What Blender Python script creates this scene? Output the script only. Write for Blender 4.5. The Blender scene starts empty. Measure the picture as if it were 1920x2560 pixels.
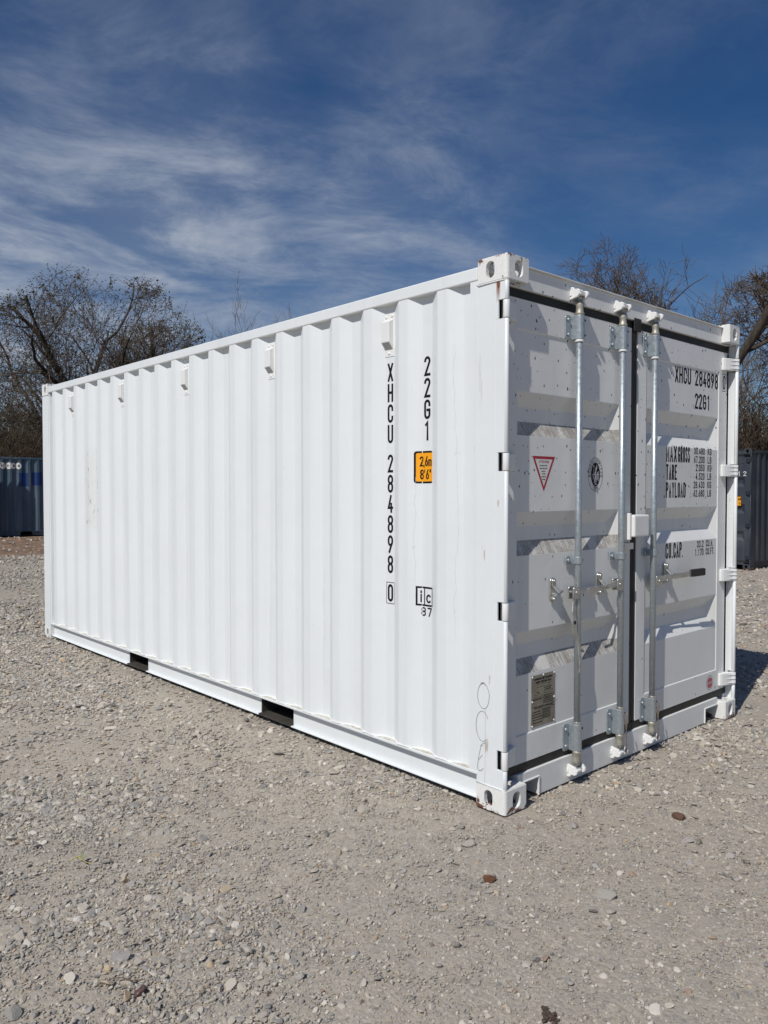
import bpy, bmesh, math, random
import numpy as np
from mathutils import Vector, Matrix
R = math.radians
random.seed(7)
scene = bpy.context.scene
COL = scene.collection

# ------------------------------------------------------------------ camera
cam_d = bpy.data.cameras.new('camera'); cam = bpy.data.objects.new('camera', cam_d); COL.objects.link(cam)
cam_d.sensor_fit = 'VERTICAL'; cam_d.sensor_height = 36.0; cam_d.lens = 36.0 * 1955.88 / 2560.0
cam_d.clip_start = 0.05; cam_d.clip_end = 3000.0
CP = Vector((2.27047, -2.81754, 1.50813))
FW = Vector((-0.739902, 0.672168, -0.027109)).normalized()
RT = FW.cross(Vector((0, 0, 1))).normalized(); UP = RT.cross(FW)
m = Matrix((RT, UP, -FW)).transposed().to_4x4(); m.translation = CP
cam.matrix_world = m
scene.camera = cam

# ------------------------------------------------------------------ world, sun, exposure
SUN_EL = R(47.5)
SUN_H = Vector((0.262, -0.965, 0)).normalized()
SUN_V = Vector((SUN_H.x * math.cos(SUN_EL), SUN_H.y * math.cos(SUN_EL), math.sin(SUN_EL)))
w = bpy.data.worlds.new('World'); scene.world = w; w.use_nodes = True
nt = w.node_tree; nt.nodes.clear()
def N(t, kind, **kw):
    n = t.nodes.new(kind)
    for k, v in kw.items():
        if k.startswith('i_'):
            key = k[2:]; n.inputs[int(key) if key.isdigit() else key.replace('_', ' ')].default_value = v
        else: setattr(n, k, v)
    return n
def wire(t, *pairs):
    for a, b in pairs: t.links.new(a, b)
out = N(nt, 'ShaderNodeOutputWorld'); bg = N(nt, 'ShaderNodeBackground', i_Strength=0.057)
sky = N(nt, 'ShaderNodeTexSky', sky_type='NISHITA', sun_disc=False, sun_elevation=SUN_EL,
        sun_rotation=math.atan2(SUN_H.x, SUN_H.y), altitude=300.0, air_density=1.0, dust_density=0.8, ozone_density=3.0)
tc = N(nt, 'ShaderNodeTexCoord')
sep = N(nt, 'ShaderNodeSeparateXYZ'); wire(nt, (tc.outputs['Generated'], sep.inputs[0]))
def M(t, op, a=None, b=None, c=None, clamp=False):
    n = t.nodes.new('ShaderNodeMath'); n.operation = op; n.use_clamp = clamp
    for i, v in enumerate((a, b, c)):
        if v is None: continue
        if isinstance(v, (int, float)): n.inputs[i].default_value = v
        else: t.links.new(v, n.inputs[i])
    return n.outputs[0]
zc = M(nt, 'ADD', M(nt, 'MAXIMUM', sep.outputs['Z'], 0.0), 0.22)
px_ = M(nt, 'DIVIDE', sep.outputs['X'], zc); py_ = M(nt, 'DIVIDE', sep.outputs['Y'], zc)
comb = N(nt, 'ShaderNodeCombineXYZ'); wire(nt, (px_, comb.inputs[0]), (py_, comb.inputs[1]))
mp = N(nt, 'ShaderNodeMapping', vector_type='TEXTURE'); mp.inputs['Rotation'].default_value = (0, 0, R(62)); mp.inputs['Scale'].default_value = (1.0, 0.70, 1.0)
mp.inputs['Location'].default_value = (3.1, 1.4, 0.0)
wire(nt, (comb.outputs[0], mp.inputs[0]))
warp = N(nt, 'ShaderNodeTexNoise', i_Scale=1.3, i_Detail=2.0); wire(nt, (mp.outputs[0], warp.inputs['Vector']))
wadd = N(nt, 'ShaderNodeVectorMath', operation='MULTIPLY_ADD'); wadd.inputs[1].default_value = (0.55, 0.55, 0.0)
wire(nt, (warp.outputs['Color'], wadd.inputs[0]), (mp.outputs[0], wadd.inputs[2]))
n1 = N(nt, 'ShaderNodeTexNoise', i_Scale=0.85, i_Detail=3.0, i_Roughness=0.5); wire(nt, (wadd.outputs[0], n1.inputs['Vector']))
n2 = N(nt, 'ShaderNodeTexNoise', i_Scale=3.0, i_Detail=7.0, i_Roughness=0.66); wire(nt, (wadd.outputs[0], n2.inputs['Vector']))
r1 = N(nt, 'ShaderNodeMapRange', interpolation_type='SMOOTHSTEP'); r1.inputs[1].default_value = 0.36; r1.inputs[2].default_value = 0.70
r2 = N(nt, 'ShaderNodeMapRange', interpolation_type='SMOOTHSTEP'); r2.inputs[1].default_value = 0.34; r2.inputs[2].default_value = 0.78
wire(nt, (n1.outputs[0], r1.inputs[0]), (n2.outputs[0], r2.inputs[0]))
nrm = N(nt, 'ShaderNodeVectorMath', operation='NORMALIZE'); wire(nt, (tc.outputs['Generated'], nrm.inputs[0]))
# thicker drifts of cirrus: (direction through the photo's sky, angular radius, weight); thin cirrus everywhere else
bank = None
for (bx_, by_, br_, bw_) in ((200, 150, 230, .45), (560, 320, 230, .75), (470, 130, 200, .30), (120, 600, 400, .80), (620, 700, 420, .80), (960, 430, 260, .60), (1020, 640, 330, .80), (300, 830, 520, 1.0), (1000, 850, 500, .7), (1880, 600, 260, .45), (1450, 250, 420, .16), (1500, 560, 300, .15), (1000, 200, 380, .18), (-600, 500, 600, .8), (2700, 700, 600, .6)):
    c_ = (FW + RT * ((bx_ - 960) / 1955.88) - UP * ((by_ - 1280) / 1955.88)).normalized()
    dp_ = N(nt, 'ShaderNodeVectorMath', operation='DOT_PRODUCT'); dp_.inputs[1].default_value = tuple(c_); wire(nt, (nrm.outputs[0], dp_.inputs[0]))
    g_ = N(nt, 'ShaderNodeMapRange', interpolation_type='SMOOTHSTEP'); g_.inputs[1].default_value = math.cos(br_ / 1956.0); g_.inputs[2].default_value = 1.0; g_.inputs[4].default_value = bw_
    wire(nt, (dp_.outputs['Value'], g_.inputs[0])); bank = g_.outputs[0] if bank is None else M(nt, 'ADD', bank, g_.outputs[0])
cov = M(nt, 'ADD', M(nt, 'MULTIPLY_ADD', r1.outputs[0], 0.20, 0.03), M(nt, 'MULTIPLY', bank, M(nt, 'MULTIPLY_ADD', r1.outputs[0], 0.60, 0.45)))
cm = M(nt, 'MULTIPLY', cov, M(nt, 'MULTIPLY_ADD', r2.outputs[0], 0.80, 0.20))
cm = M(nt, 'MULTIPLY', cm, 0.80, clamp=True)
hsv = N(nt, 'ShaderNodeHueSaturation'); hsv.inputs['Hue'].default_value = 0.508; hsv.inputs['Saturation'].default_value = 1.34; hsv.inputs['Value'].default_value = 1.0
wire(nt, (sky.outputs[0], hsv.inputs['Color']))
mixc = N(nt, 'ShaderNodeMixRGB'); mixc.inputs[2].default_value = (6.3, 7.1, 8.6, 1)
wire(nt, (cm, mixc.inputs[0]), (hsv.outputs[0], mixc.inputs[1]), (mixc.outputs[0], bg.inputs[0]), (bg.outputs[0], out.inputs[0]))

sun_d = bpy.data.lights.new('sun', 'SUN'); sun_d.energy = 3.55; sun_d.angle = R(0.53); sun_d.color = (1.0, 0.965, 0.91)
sun = bpy.data.objects.new('sun', sun_d); COL.objects.link(sun)
sun.rotation_euler = SUN_V.to_track_quat('Z', 'Y').to_euler(); sun.location = (4, -12, 14)
vs = scene.view_settings
vs.view_transform = 'Standard'; vs.look = 'None'; vs.exposure = 0.0; vs.gamma = 1.0; vs.use_curve_mapping = False
scene.render.engine = 'CYCLES'
scene.cycles.max_bounces = 5; scene.cycles.diffuse_bounces = 3; scene.cycles.glossy_bounces = 2; scene.cycles.transmission_bounces = 2; scene.cycles.transparent_max_bounces = 4
scene.cycles.use_denoising = True
scene.render.resolution_x = 768; scene.render.resolution_y = 1024

# ------------------------------------------------------------------ materials
def new_mat(name):
    mt = bpy.data.materials.new(name); mt.use_nodes = True
    t = mt.node_tree; b = t.nodes['Principled BSDF']
    return mt, t, b
def mixcol(t, fac, a, b, blend='MIX'):
    n = t.nodes.new('ShaderNodeMixRGB'); n.blend_type = blend
    for i, v in ((0, fac), (1, a), (2, b)):
        if isinstance(v, (int, float)): n.inputs[i].default_value = v
        elif isinstance(v, tuple): n.inputs[i].default_value = v if len(v) == 4 else v + (1,)
        else: t.links.new(v, n.inputs[i])
    return n.outputs[0]
def noise(t, vec, scale, detail=4.0, rough=0.55):
    n = t.nodes.new('ShaderNodeTexNoise'); n.inputs['Scale'].default_value = scale
    n.inputs['Detail'].default_value = detail; n.inputs['Roughness'].default_value = rough
    if vec is not None: t.links.new(vec, n.inputs['Vector'])
    return n.outputs[0]
def step(t, v, a, b, lo=0.0, hi=1.0):
    n = t.nodes.new('ShaderNodeMapRange'); n.interpolation_type = 'SMOOTHSTEP'
    n.inputs[1].default_value = a; n.inputs[2].default_value = b; n.inputs[3].default_value = lo; n.inputs[4].default_value = hi
    t.links.new(v, n.inputs[0]); return n.outputs[0]
def coords(t, scale=(1, 1, 1), loc=(0, 0, 0), kind='Object'):
    c = t.nodes.new('ShaderNodeTexCoord'); mpn = t.nodes.new('ShaderNodeMapping')
    mpn.inputs['Scale'].default_value = scale; mpn.inputs['Location'].default_value = loc
    t.links.new(c.outputs[kind], mpn.inputs[0]); return mpn.outputs[0]
def bump(t, b, h, strength, dist):
    n = t.nodes.new('ShaderNodeBump'); n.inputs['Strength'].default_value = strength; n.inputs['Distance'].default_value = dist
    t.links.new(h, n.inputs['Height']); t.links.new(n.outputs[0], b.inputs['Normal']); return n
def simple(name, col, rough=0.6, metal=0.0, var=0.12, vscale=12.0, bmp=0.0, bscale=60.0):
    mt, t, b = new_mat(name)
    v = coords(t)
    n = noise(t, v, vscale)
    f = step(t, n, 0.25, 0.75)
    dark = tuple(c * (1 - var) for c in col); lite = tuple(min(1, c * (1 + var)) for c in col)
    t.links.new(mixcol(t, f, dark, lite), b.inputs['Base Color'])
    b.inputs['Roughness'].default_value = rough; b.inputs['Metallic'].default_value = metal
    if bmp: bump(t, b, noise(t, v, bscale, 3.0), bmp, 0.004)
    return mt

def paint(name, col, specks=False, grime=0.5, rust=0.0, rough=0.42, fade=None, scuff=False):
    """painted container steel: faint streaks and dirt, optional spatter, rust and scuffs"""
    mt, t, b = new_mat(name)
    v = coords(t); st = coords(t, (14.0, 14.0, 0.55))
    s = step(t, noise(t, st, 1.0, 3.0, 0.6), 0.50, 0.78)
    c = mixcol(t, M(t, 'MULTIPLY', s, 0.16 * grime), col, (0.42, 0.40, 0.35))
    bl = step(t, noise(t, v, 1.7, 3.0, 0.6), 0.42, 0.75)
    c = mixcol(t, M(t, 'MULTIPLY', bl, 0.16 * grime), c, (0.50, 0.50, 0.44))
    if fade is not None:
        ff = step(t, noise(t, coords(t, (5, 5, 0.35)), 1.3, 6.0, 0.65), 0.40, 0.66)
        c = mixcol(t, M(t, 'MULTIPLY', ff, 0.7), c, fade)
        rr = step(t, noise(t, coords(t, (6, 6, 0.7), (4, 2, 7)), 1.2, 7.0, 0.7), 0.60, 0.72)
        c = mixcol(t, M(t, 'MULTIPLY', rr, 0.6), c, (0.16, 0.075, 0.045))
    # small scratches
    sc = step(t, noise(t, coords(t, (60, 60, 9)), 1.0, 3.0, 0.7), 0.69, 0.75)
    c = mixcol(t, M(t, 'MULTIPLY', sc, 0.35 * grime), c, (0.30, 0.28, 0.24))
    sepx = t.nodes.new('ShaderNodeSeparateXYZ'); t.links.new(v, sepx.inputs[0])
    if scuff:
        dx = step(t, M(t, 'ABSOLUTE', M(t, 'ADD', sepx.outputs[0], 4.86)), 0.20, 0.10)
        dz = step(t, M(t, 'ABSOLUTE', M(t, 'ADD', sepx.outputs[2], -1.52)), 0.42, 0.25)
        bx = M(t, 'MULTIPLY', dx, dz)
        nn = step(t, noise(t, coords(t, (26, 26, 11)), 1.0, 5.0, 0.75), 0.56, 0.66)
        c = mixcol(t, M(t, 'MULTIPLY', bx, 0.22), c, (0.60, 0.62, 0.52))
        c = mixcol(t, M(t, 'MULTIPLY', M(t, 'MULTIPLY', bx, nn), 0.8), c, (0.30, 0.33, 0.29))
        # post scrapes
        k = step(t, noise(t, coords(t, (160, 160, 14)), 1.0, 2.0, 0.6), 0.42, 0.60)
        for (sx, sz, hx, hz) in ((-0.137, 1.217, 0.014, 0.045), (-0.160, 2.03, 0.016, 0.16), (-0.10, 0.62, 0.010, 0.03), (-0.115, 0.30, 0.014, 0.05), (-0.05, 1.45, 0.008, 0.02)):
            ex = step(t, M(t, 'ABSOLUTE', M(t, 'ADD', sepx.outputs[0], -sx)), hx, hx * 0.3)
            ez = step(t, M(t, 'ABSOLUTE', M(t, 'ADD', sepx.outputs[2], -sz)), hz, hz * 0.4)
            c = mixcol(t, M(t, 'MULTIPLY', M(t, 'MULTIPLY', M(t, 'MULTIPLY', ex, ez), k), 0.75 if hz < 0.1 else 0.3), c, (0.40, 0.30, 0.20))
    if specks:
        def dots(scale, r0, r1, keep, off):
            cv = t.nodes.new('ShaderNodeCombineXYZ')
            t.links.new(M(t, 'ADD', sepx.outputs[1], off[0]), cv.inputs[0]); t.links.new(M(t, 'MULTIPLY_ADD', sepx.outputs[2], 0.62, off[1]), cv.inputs[1])
            vo = t.nodes.new('ShaderNodeTexVoronoi'); vo.voronoi_dimensions = '2D'; vo.inputs['Scale'].default_value = scale
            t.links.new(cv.outputs[0], vo.inputs['Vector'])
            sc_ = t.nodes.new('ShaderNodeSeparateColor'); t.links.new(vo.outputs['Color'], sc_.inputs[0])
            rad = M(t, 'MULTIPLY_ADD', M(t, 'POWER', sc_.outputs[0], 2.5), r1 - r0, r0)
            inside = M(t, 'LESS_THAN', vo.outputs['Distance'], rad)
            on = M(t, 'GREATER_THAN', sc_.outputs[1], keep)
            return M(t, 'MULTIPLY', inside, on)
        hi = step(t, M(t, 'ADD', sepx.outputs[2], M(t, 'MULTIPLY', noise(t, v, 2.5, 2.0), 0.9)), 1.75, 2.6)
        clump = step(t, noise(t, v, 5.0, 1.0), 0.26, 0.50)
        d = M(t, 'MULTIPLY', dots(26.0, 0.050, 0.145, 0.62, (0, 0, 0)), M(t, 'GREATER_THAN', M(t, 'MULTIPLY', hi, clump), 0.04))
        d2 = M(t, 'MULTIPLY', dots(15.0, 0.025, 0.075, 0.86, (7, 3, 1)), 0.85)
        c = mixcol(t, M(t, 'MAXIMUM', d, d2), c, (0.045, 0.045, 0.055))
    if rust > 0:
        rn = noise(t, v, 26.0, 6.0, 0.7)
        c = mixcol(t, step(t, rn, 0.66 - 0.10 * rust, 0.72 - 0.10 * rust), c, (0.13, 0.055, 0.03))
    t.links.new(c, b.inputs['Base Color'])
    b.inputs['Roughness'].default_value = rough
    bump(t, b, M(t, 'ADD', noise(t, v, 9.0, 1.0), M(t, 'MULTIPLY', noise(t, coords(t, (2.2, 2.2, 1.1)), 1.0, 1.0), 4.0)), 0.16, 0.01)
    return mt

WHITE = (0.765, 0.795, 0.805)
m_white = paint('white_paint', WHITE, scuff=True)
m_door = paint('white_door_paint', (0.765, 0.765, 0.750), specks=True, grime=0.8)
m_hdr = paint('white_header_paint', (0.775, 0.775, 0.760), specks=True, grime=0.7)
m_hard = paint('white_hardware_paint', (0.80, 0.80, 0.79), grime=0.5)

def casting_mat(name, col):
    mt, t, b = new_mat(name); v = coords(t)
    n = noise(t, v, 16.0, 7.0, 0.68); n2 = noise(t, v, 55.0, 5.0, 0.65)
    c = mixcol(t, M(t, 'MULTIPLY', step(t, n2, 0.5, 0.7), 0.25), col, (0.40, 0.37, 0.31))
    sp = t.nodes.new('ShaderNodeSeparateXYZ'); t.links.new(v, sp.inputs[0])
    # chipped along the lowest and highest edges, where castings are knocked
    lowe = step(t, sp.outputs[2], 0.055, 0.005); hie = step(t, sp.outputs[2], 2.545, 2.585)
    e = M(t, 'ADD', M(t, 'MULTIPLY', lowe, 0.13), M(t, 'MULTIPLY', hie, 0.075))
    r = step(t, M(t, 'ADD', M(t, 'ADD', M(t, 'MULTIPLY', n, 0.75), M(t, 'MULTIPLY', n2, 0.25)), e), 0.605, 0.655)
    c = mixcol(t, r, c, mixcol(t, n2, (0.07, 0.03, 0.02), (0.22, 0.085, 0.04)))
    t.links.new(c, b.inputs['Base Color']); b.inputs['Roughness'].default_value = 0.55
    bump(t, b, M(t, 'SUBTRACT', n2, r), 0.25, 0.003)
    return mt
m_cast = casting_mat('chipped_white_casting', (0.79, 0.79, 0.77))

def ledge_mat():
    mt, t, b = new_mat('dusty_ledge_paint'); v = coords(t)
    st = noise(t, coords(t, (1, 64, 6)), 1.0, 6.0, 0.75)
    g = noise(t, v, 120.0, 3.0, 0.7)
    f = step(t, M(t, 'ADD', M(t, 'MULTIPLY', st, 0.45), M(t, 'ADD', M(t, 'MULTIPLY', g, 0.3), M(t, 'MULTIPLY', noise(t, v, 14.0, 3.0), 0.25))), 0.38, 0.58)
    wipe = step(t, noise(t, coords(t, (1, 9, 2)), 1.0, 2.0), 0.57, 0.66)
    f = M(t, 'MULTIPLY', f, M(t, 'SUBTRACT', 1.0, M(t, 'MULTIPLY', wipe, 0.8)))
    c = mixcol(t, M(t, 'MULTIPLY', f, 0.86), (0.62, 0.61, 0.58), (0.21, 0.185, 0.16))
    t.links.new(c, b.inputs['Base Color']); b.inputs['Roughness'].default_value = 0.75
    return mt
m_ledge = ledge_mat()
m_caulk = simple('old_sealant', (0.50, 0.485, 0.42), 0.8, 0, 0.3, 30.0, 0.4, 90.0)
def galv():
    mt, t, b = new_mat('galvanised_steel'); v = coords(t)
    vo = t.nodes.new('ShaderNodeTexVoronoi'); vo.inputs['Scale'].default_value = 90.0; t.links.new(v, vo.inputs['Vector'])
    s = t.nodes.new('ShaderNodeSeparateColor'); t.links.new(vo.outputs['Color'], s.inputs[0])
    n = noise(t, coords(t, (9, 9, 1.5)), 1.0, 5.0)
    c = mixcol(t, M(t, 'MULTIPLY', s.outputs[0], 0.5), (0.36, 0.41, 0.445), (0.52, 0.56, 0.58))
    c = mixcol(t, step(t, n, 0.5, 0.75, 0, 0.35), c, (0.36, 0.35, 0.32))
    t.links.new(c, b.inputs['Base Color']); b.inputs['Metallic'].default_value = 0.62
    t.links.new(step(t, s.outputs[1], 0, 1, 0.33, 0.5), b.inputs['Roughness'])
    return mt
m_galv = galv()
m_zinc = simple('bright_zinc', (0.50, 0.50, 0.48), 0.36, 0.75, 0.2, 40.0, 0.15, 80.0)
m_neck = simple('dull_cast_steel', (0.42, 0.40, 0.34), 0.5, 0.5, 0.2, 40.0)
m_rubber = simple('black_rubber', (0.018, 0.016, 0.014), 0.6, 0, 0.3, 9.0, 0.2, 60.0)
m_grip = simple('black_grip_plastic', (0.016, 0.016, 0.016), 0.5, 0, 0.2, 40.0)
m_black = simple('black_vinyl', (0.010, 0.010, 0.012), 0.7, 0, 0.2, 30.0)
m_black.node_tree.nodes['Principled BSDF'].inputs['Specular IOR Level'].default_value = 0.2
m_pen = simple('faint_marker_ink', (0.24, 0.245, 0.25), 0.6, 0, 0.3, 60.0)
m_red = simple('red_print', (0.42, 0.018, 0.035), 0.5, 0, 0.15, 50.0)
m_paper = simple('pale_sticker', (0.70, 0.70, 0.70), 0.5, 0, 0.05, 30.0)
m_yellow = simple('amber_sticker', (0.93, 0.38, 0.004), 0.45, 0, 0.05, 20.0)
m_plate = simple('tarnished_data_plate', (0.30, 0.275, 0.225), 0.45, 0.5, 0.18, 18.0)
m_dark = simple('dark_underside', (0.045, 0.040, 0.034), 0.8, 0, 0.3, 14.0)
m_wood = simple('floor_plywood', (0.16, 0.10, 0.06), 0.8, 0, 0.3, 6.0)
m_rope = simple('twisted_cord', (0.20, 0.155, 0.12), 0.8, 0.0, 0.55, 150.0)
m_mesh = simple('vent_screen_grey', (0.30, 0.30, 0.29), 0.7, 0, 0.7, 260.0)
m_rustdrip = simple('rust_mark', (0.17, 0.06, 0.03), 0.8, 0, 0.4, 60.0)

# ------------------------------------------------------------------ mesh helpers
class MB:
    def __init__(s): s.bm = bmesh.new(); s.mi = 0
    def _f(s, vs_):
        try: f = s.bm.faces.new(vs_); f.material_index = s.mi; return f
        except ValueError: return None
    def poly(s, pts): return s._f([s.bm.verts.new(p) for p in pts])
    def box(s, x0, x1, y0, y1, z0, z1, bev=0.0, seg=2):
        tmp = bmesh.new() if bev else s.bm
        v = [tmp.verts.new((x, y, z)) for x in (x0, x1) for y in (y0, y1) for z in (z0, z1)]
        for q in ((0, 1, 3, 2), (4, 6, 7, 5), (0, 4, 5, 1), (2, 3, 7, 6), (0, 2, 6, 4), (1, 5, 7, 3)):
            f = tmp.faces.new([v[i] for i in q]); f.material_index = s.mi
        if bev:
            bmesh.ops.bevel(tmp, geom=tmp.edges[:], offset=bev, segments=seg, affect='EDGES', profile=0.6)
            s.merge(tmp)
        return s
    def merge(s, tmp):
        mp_ = {}
        for v in tmp.verts: mp_[v] = s.bm.verts.new(v.co)
        for f in tmp.faces: s._f([mp_[v] for v in f.verts])
        tmp.free()
    def tube(s, pts, r, n=10, caps=True):
        pts = [Vector(p) for p in pts]; rs = r if isinstance(r, (list, tuple)) else [r] * len(pts)
        rings = []; ref = None
        for i, p in enumerate(pts):
            d = (pts[min(i + 1, len(pts) - 1)] - pts[max(i - 1, 0)]).normalized()
            if ref is None: ref = Vector((0, 0, 1)) if abs(d.z) < 0.9 else Vector((1, 0, 0))
            a = d.cross(ref).normalized(); b = d.cross(a).normalized(); ref = -b if False else ref
            rings.append([s.bm.verts.new(p + (a * math.cos(2 * math.pi * k / n) + b * math.sin(2 * math.pi * k / n)) * rs[i]) for k in range(n)])
        for i in range(len(rings) - 1):
            for k in range(n):
                f = s._f([rings[i][k], rings[i][(k + 1) % n], rings[i + 1][(k + 1) % n], rings[i + 1][k]])
                if f: f.smooth = True
        if caps: s._f(rings[0][::-1]); s._f(rings[-1])
        return s
    def prism(s, poly, axis, a, b):
        """poly: 2D points in the other two axes (cyclic order x,y,z), extruded along axis from a to b"""
        def mk(u, v, k):
            return {'x': (k, u, v), 'y': (u, k, v), 'z': (u, v, k)}[axis]
        A = [s.bm.verts.new(mk(u, v, a)) for u, v in poly]; B = [s.bm.verts.new(mk(u, v, b)) for u, v in poly]
        n = len(poly); s._f(A[::-1]); s._f(B)
        for i in range(n): s._f([A[i], A[(i + 1) % n], B[(i + 1) % n], B[i]])
        return s
    def build(s, name, mat, parent=None, bevel=0.0, seg=2, ang=25, smooth=False, normals=True):
        me = bpy.data.meshes.new(name)
        if normals: bmesh.ops.recalc_face_normals(s.bm, faces=s.bm.faces[:])
        s.bm.to_mesh(me); s.bm.free()
        for mm in (mat if isinstance(mat, (list, tuple)) else [mat]): me.materials.append(mm)
        o = bpy.data.objects.new(name, me); COL.objects.link(o)
        if parent is not None: o.parent = parent
        if smooth:
            for p in me.polygons: p.use_smooth = True
        if bevel:
            bv = o.modifiers.new('bevel', 'BEVEL'); bv.width = bevel; bv.segments = seg; bv.limit_method = 'ANGLE'; bv.angle_limit = R(ang)
            bv.harden_normals = False
        return o
def empty(name, loc=(0, 0, 0), rz=0.0):
    o = bpy.data.objects.new(name, None); COL.objects.link(o); o.location = loc; o.rotation_euler = (0, 0, rz)
    o.empty_display_size = 0.2; return o
def tag(o, label=None, cat=None, group=None, kind=None):
    if label: o['label'] = label
    if cat: o['category'] = cat
    if group: o['group'] = group
    if kind: o['kind'] = kind
    return o

# ------------------------------------------------------------------ stroke lettering
def E(cx, cy, rx, ry, a0, a1, n=7):
    return [(cx + rx * math.cos(R(a0 + (a1 - a0) * i / n)), cy + ry * math.sin(R(a0 + (a1 - a0) * i / n))) for i in range(n + 1)]
q = 0.2
def stad(y0, y1, k=q): return E(.5, y1 - k, .5, k, 180, 0, 10) + E(.5, y0 + k, .5, k, 0, -180, 10)
GL = {
 '0': [(1, stad(0, 1))], 'O': [(1, stad(0, 1))],
 '1': [(0, [(.2, .86), (.55, 1), (.55, 0)])],
 '2': [(0, E(.5, .8, .5, .2, 175, -20, 10) + [(.03, .0), (1, .0)])],
 '3': [(0, E(.5, .79, .46, .21, 165, -80, 10) + E(.48, .27, .52, .27, 85, -165, 10))],
 '4': [(0, [(.72, 0), (.72, .5)]), (0, [(.62, 1), (0, .25), (1, .25)])],
 '5': [(0, [(.95, 1), (.12, 1), (.06, .55)] + E(.48, .31, .52, .31, 110, -160, 11))],
 '6': [(0, [(.78, 1), (.08, .42)]), (1, stad(0, .56, .24))],
 '7': [(0, [(0, 1), (1, 1), (.35, 0)])],
 '8': [(1, stad(.53, 1, .21)), (1, stad(0, .53, .22))],
 '9': [(0, [(.22, 0), (.92, .58)]), (1, stad(.44, 1, .24))],
 'A': [(0, [(0, 0), (.5, 1), (1, 0)]), (0, [(.2, .33), (.8, .33)])],
 'B': [(1, [(0, 0), (0, 1), (.5, 1)] + E(.5, .77, .44, .23, 90, -90, 7) + E(.5, .27, .5, .27, 90, -90, 7)), (0, [(0, .54), (.5, .54)])],
 'C': [(0, [(1, .72)] + E(.5, .8, .5, .2, 0, 180, 10) + E(.5, .2, .5, .2, 180, 360, 10) + [(1, .28)])],
 'D': [(1, [(0, 0), (0, 1), (.5, 1)] + E(.5, .78, .5, .22, 90, 0, 6) + E(.5, .22, .5, .22, 0, -90, 6))],
 'E': [(0, [(1, 1), (0, 1), (0, 0), (1, 0)]), (0, [(0, .52), (.85, .52)])],
 'F': [(0, [(1, 1), (0, 1), (0, 0)]), (0, [(0, .52), (.85, .52)])],
 'G': [(0, [(1, .74)] + E(.5, .8, .5, .2, 0, 180, 10) + E(.5, .2, .5, .2, 180, 360, 10) + [(1, .46), (.52, .46)])],
 'H': [(0, [(0, 0), (0, 1)]), (0, [(1, 0), (1, 1)]), (0, [(0, .52), (1, .52)])],
 'I': [(0, [(.5, 0), (.5, 1)])],
 'K': [(0, [(0, 0), (0, 1)]), (0, [(1, 1), (.04, .42)]), (0, [(.3, .6), (1, 0)])],
 'L': [(0, [(0, 1), (0, 0), (1, 0)])],
 'M': [(0, [(0, 0), (0, 1), (.5, .25), (1, 1), (1, 0)])],
 'N': [(0, [(0, 0), (0, 1), (1, 0), (1, 1)])],
 'P': [(0, [(0, 0), (0, 1), (.5, 1)] + E(.5, .76, .5, .24, 90, -90, 8) + [(0, .52)])],
 'R': [(0, [(0, 0), (0, 1), (.5, 1)] + E(.5, .76, .5, .24, 90, -90, 8) + [(0, .52)]), (0, [(.5, .52), (1, 0)])],
 'S': [(0, E(.5, .77, .48, .23, 10, 230, 10) + E(.5, .25, .5, .25, 50, -170, 10))],
 'T': [(0, [(0, 1), (1, 1)]), (0, [(.5, 1), (.5, 0)])],
 'U': [(0, [(0, 1)] + E(.5, .2, .5, .2, 180, 360, 10) + [(1, 1)])],
 'V': [(0, [(0, 1), (.5, 0), (1, 1)])],
 'W': [(0, [(0, 1), (.25, 0), (.5, .8), (.75, 0), (1, 1)])],
 'X': [(0, [(0, 0), (1, 1)]), (0, [(0, 1), (1, 0)])],
 'Y': [(0, [(0, 1), (.5, .48), (1, 1)]), (0, [(.5, .48), (.5, 0)])],
 '.': [(0, [(.5, 0), (.5, .02)])], ',': [(0, [(.6, .06), (.35, -.14)])],
 "'": [(0, [(.5, 1), (.5, .75)])], '"': [(0, [(.2, 1), (.2, .75)]), (0, [(.8, 1), (.8, .75)])],
 '-': [(0, [(.1, .5), (.9, .5)])],
 'm': [(0, [(0, 0), (0, 1)]), (0, [(0, .8)] + E(.25, .8, .25, .2, 180, 0, 6) + [(.5, 0)]), (0, [(.5, .8)] + E(.75, .8, .25, .2, 180, 0, 6) + [(1, 0)])],
 'i': [(0, [(.5, 0), (.5, .62)]), (0, [(.5, .86), (.5, .95)])],
 'c': [(0, E(.5, .5, .5, .5, 45, 315, 14))], 'o': [(1, E(.5, .5, .5, .5, 0, 342, 18))],
 'a': [(1, E(.45, .5, .45, .5, 0, 342, 18)), (0, [(.95, 1), (.95, 0)])],
 'e': [(0, [(.06, .5), (1, .5)] + E(.5, .5, .5, .5, 0, 312, 15))],
}
_layer = [0]
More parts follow.
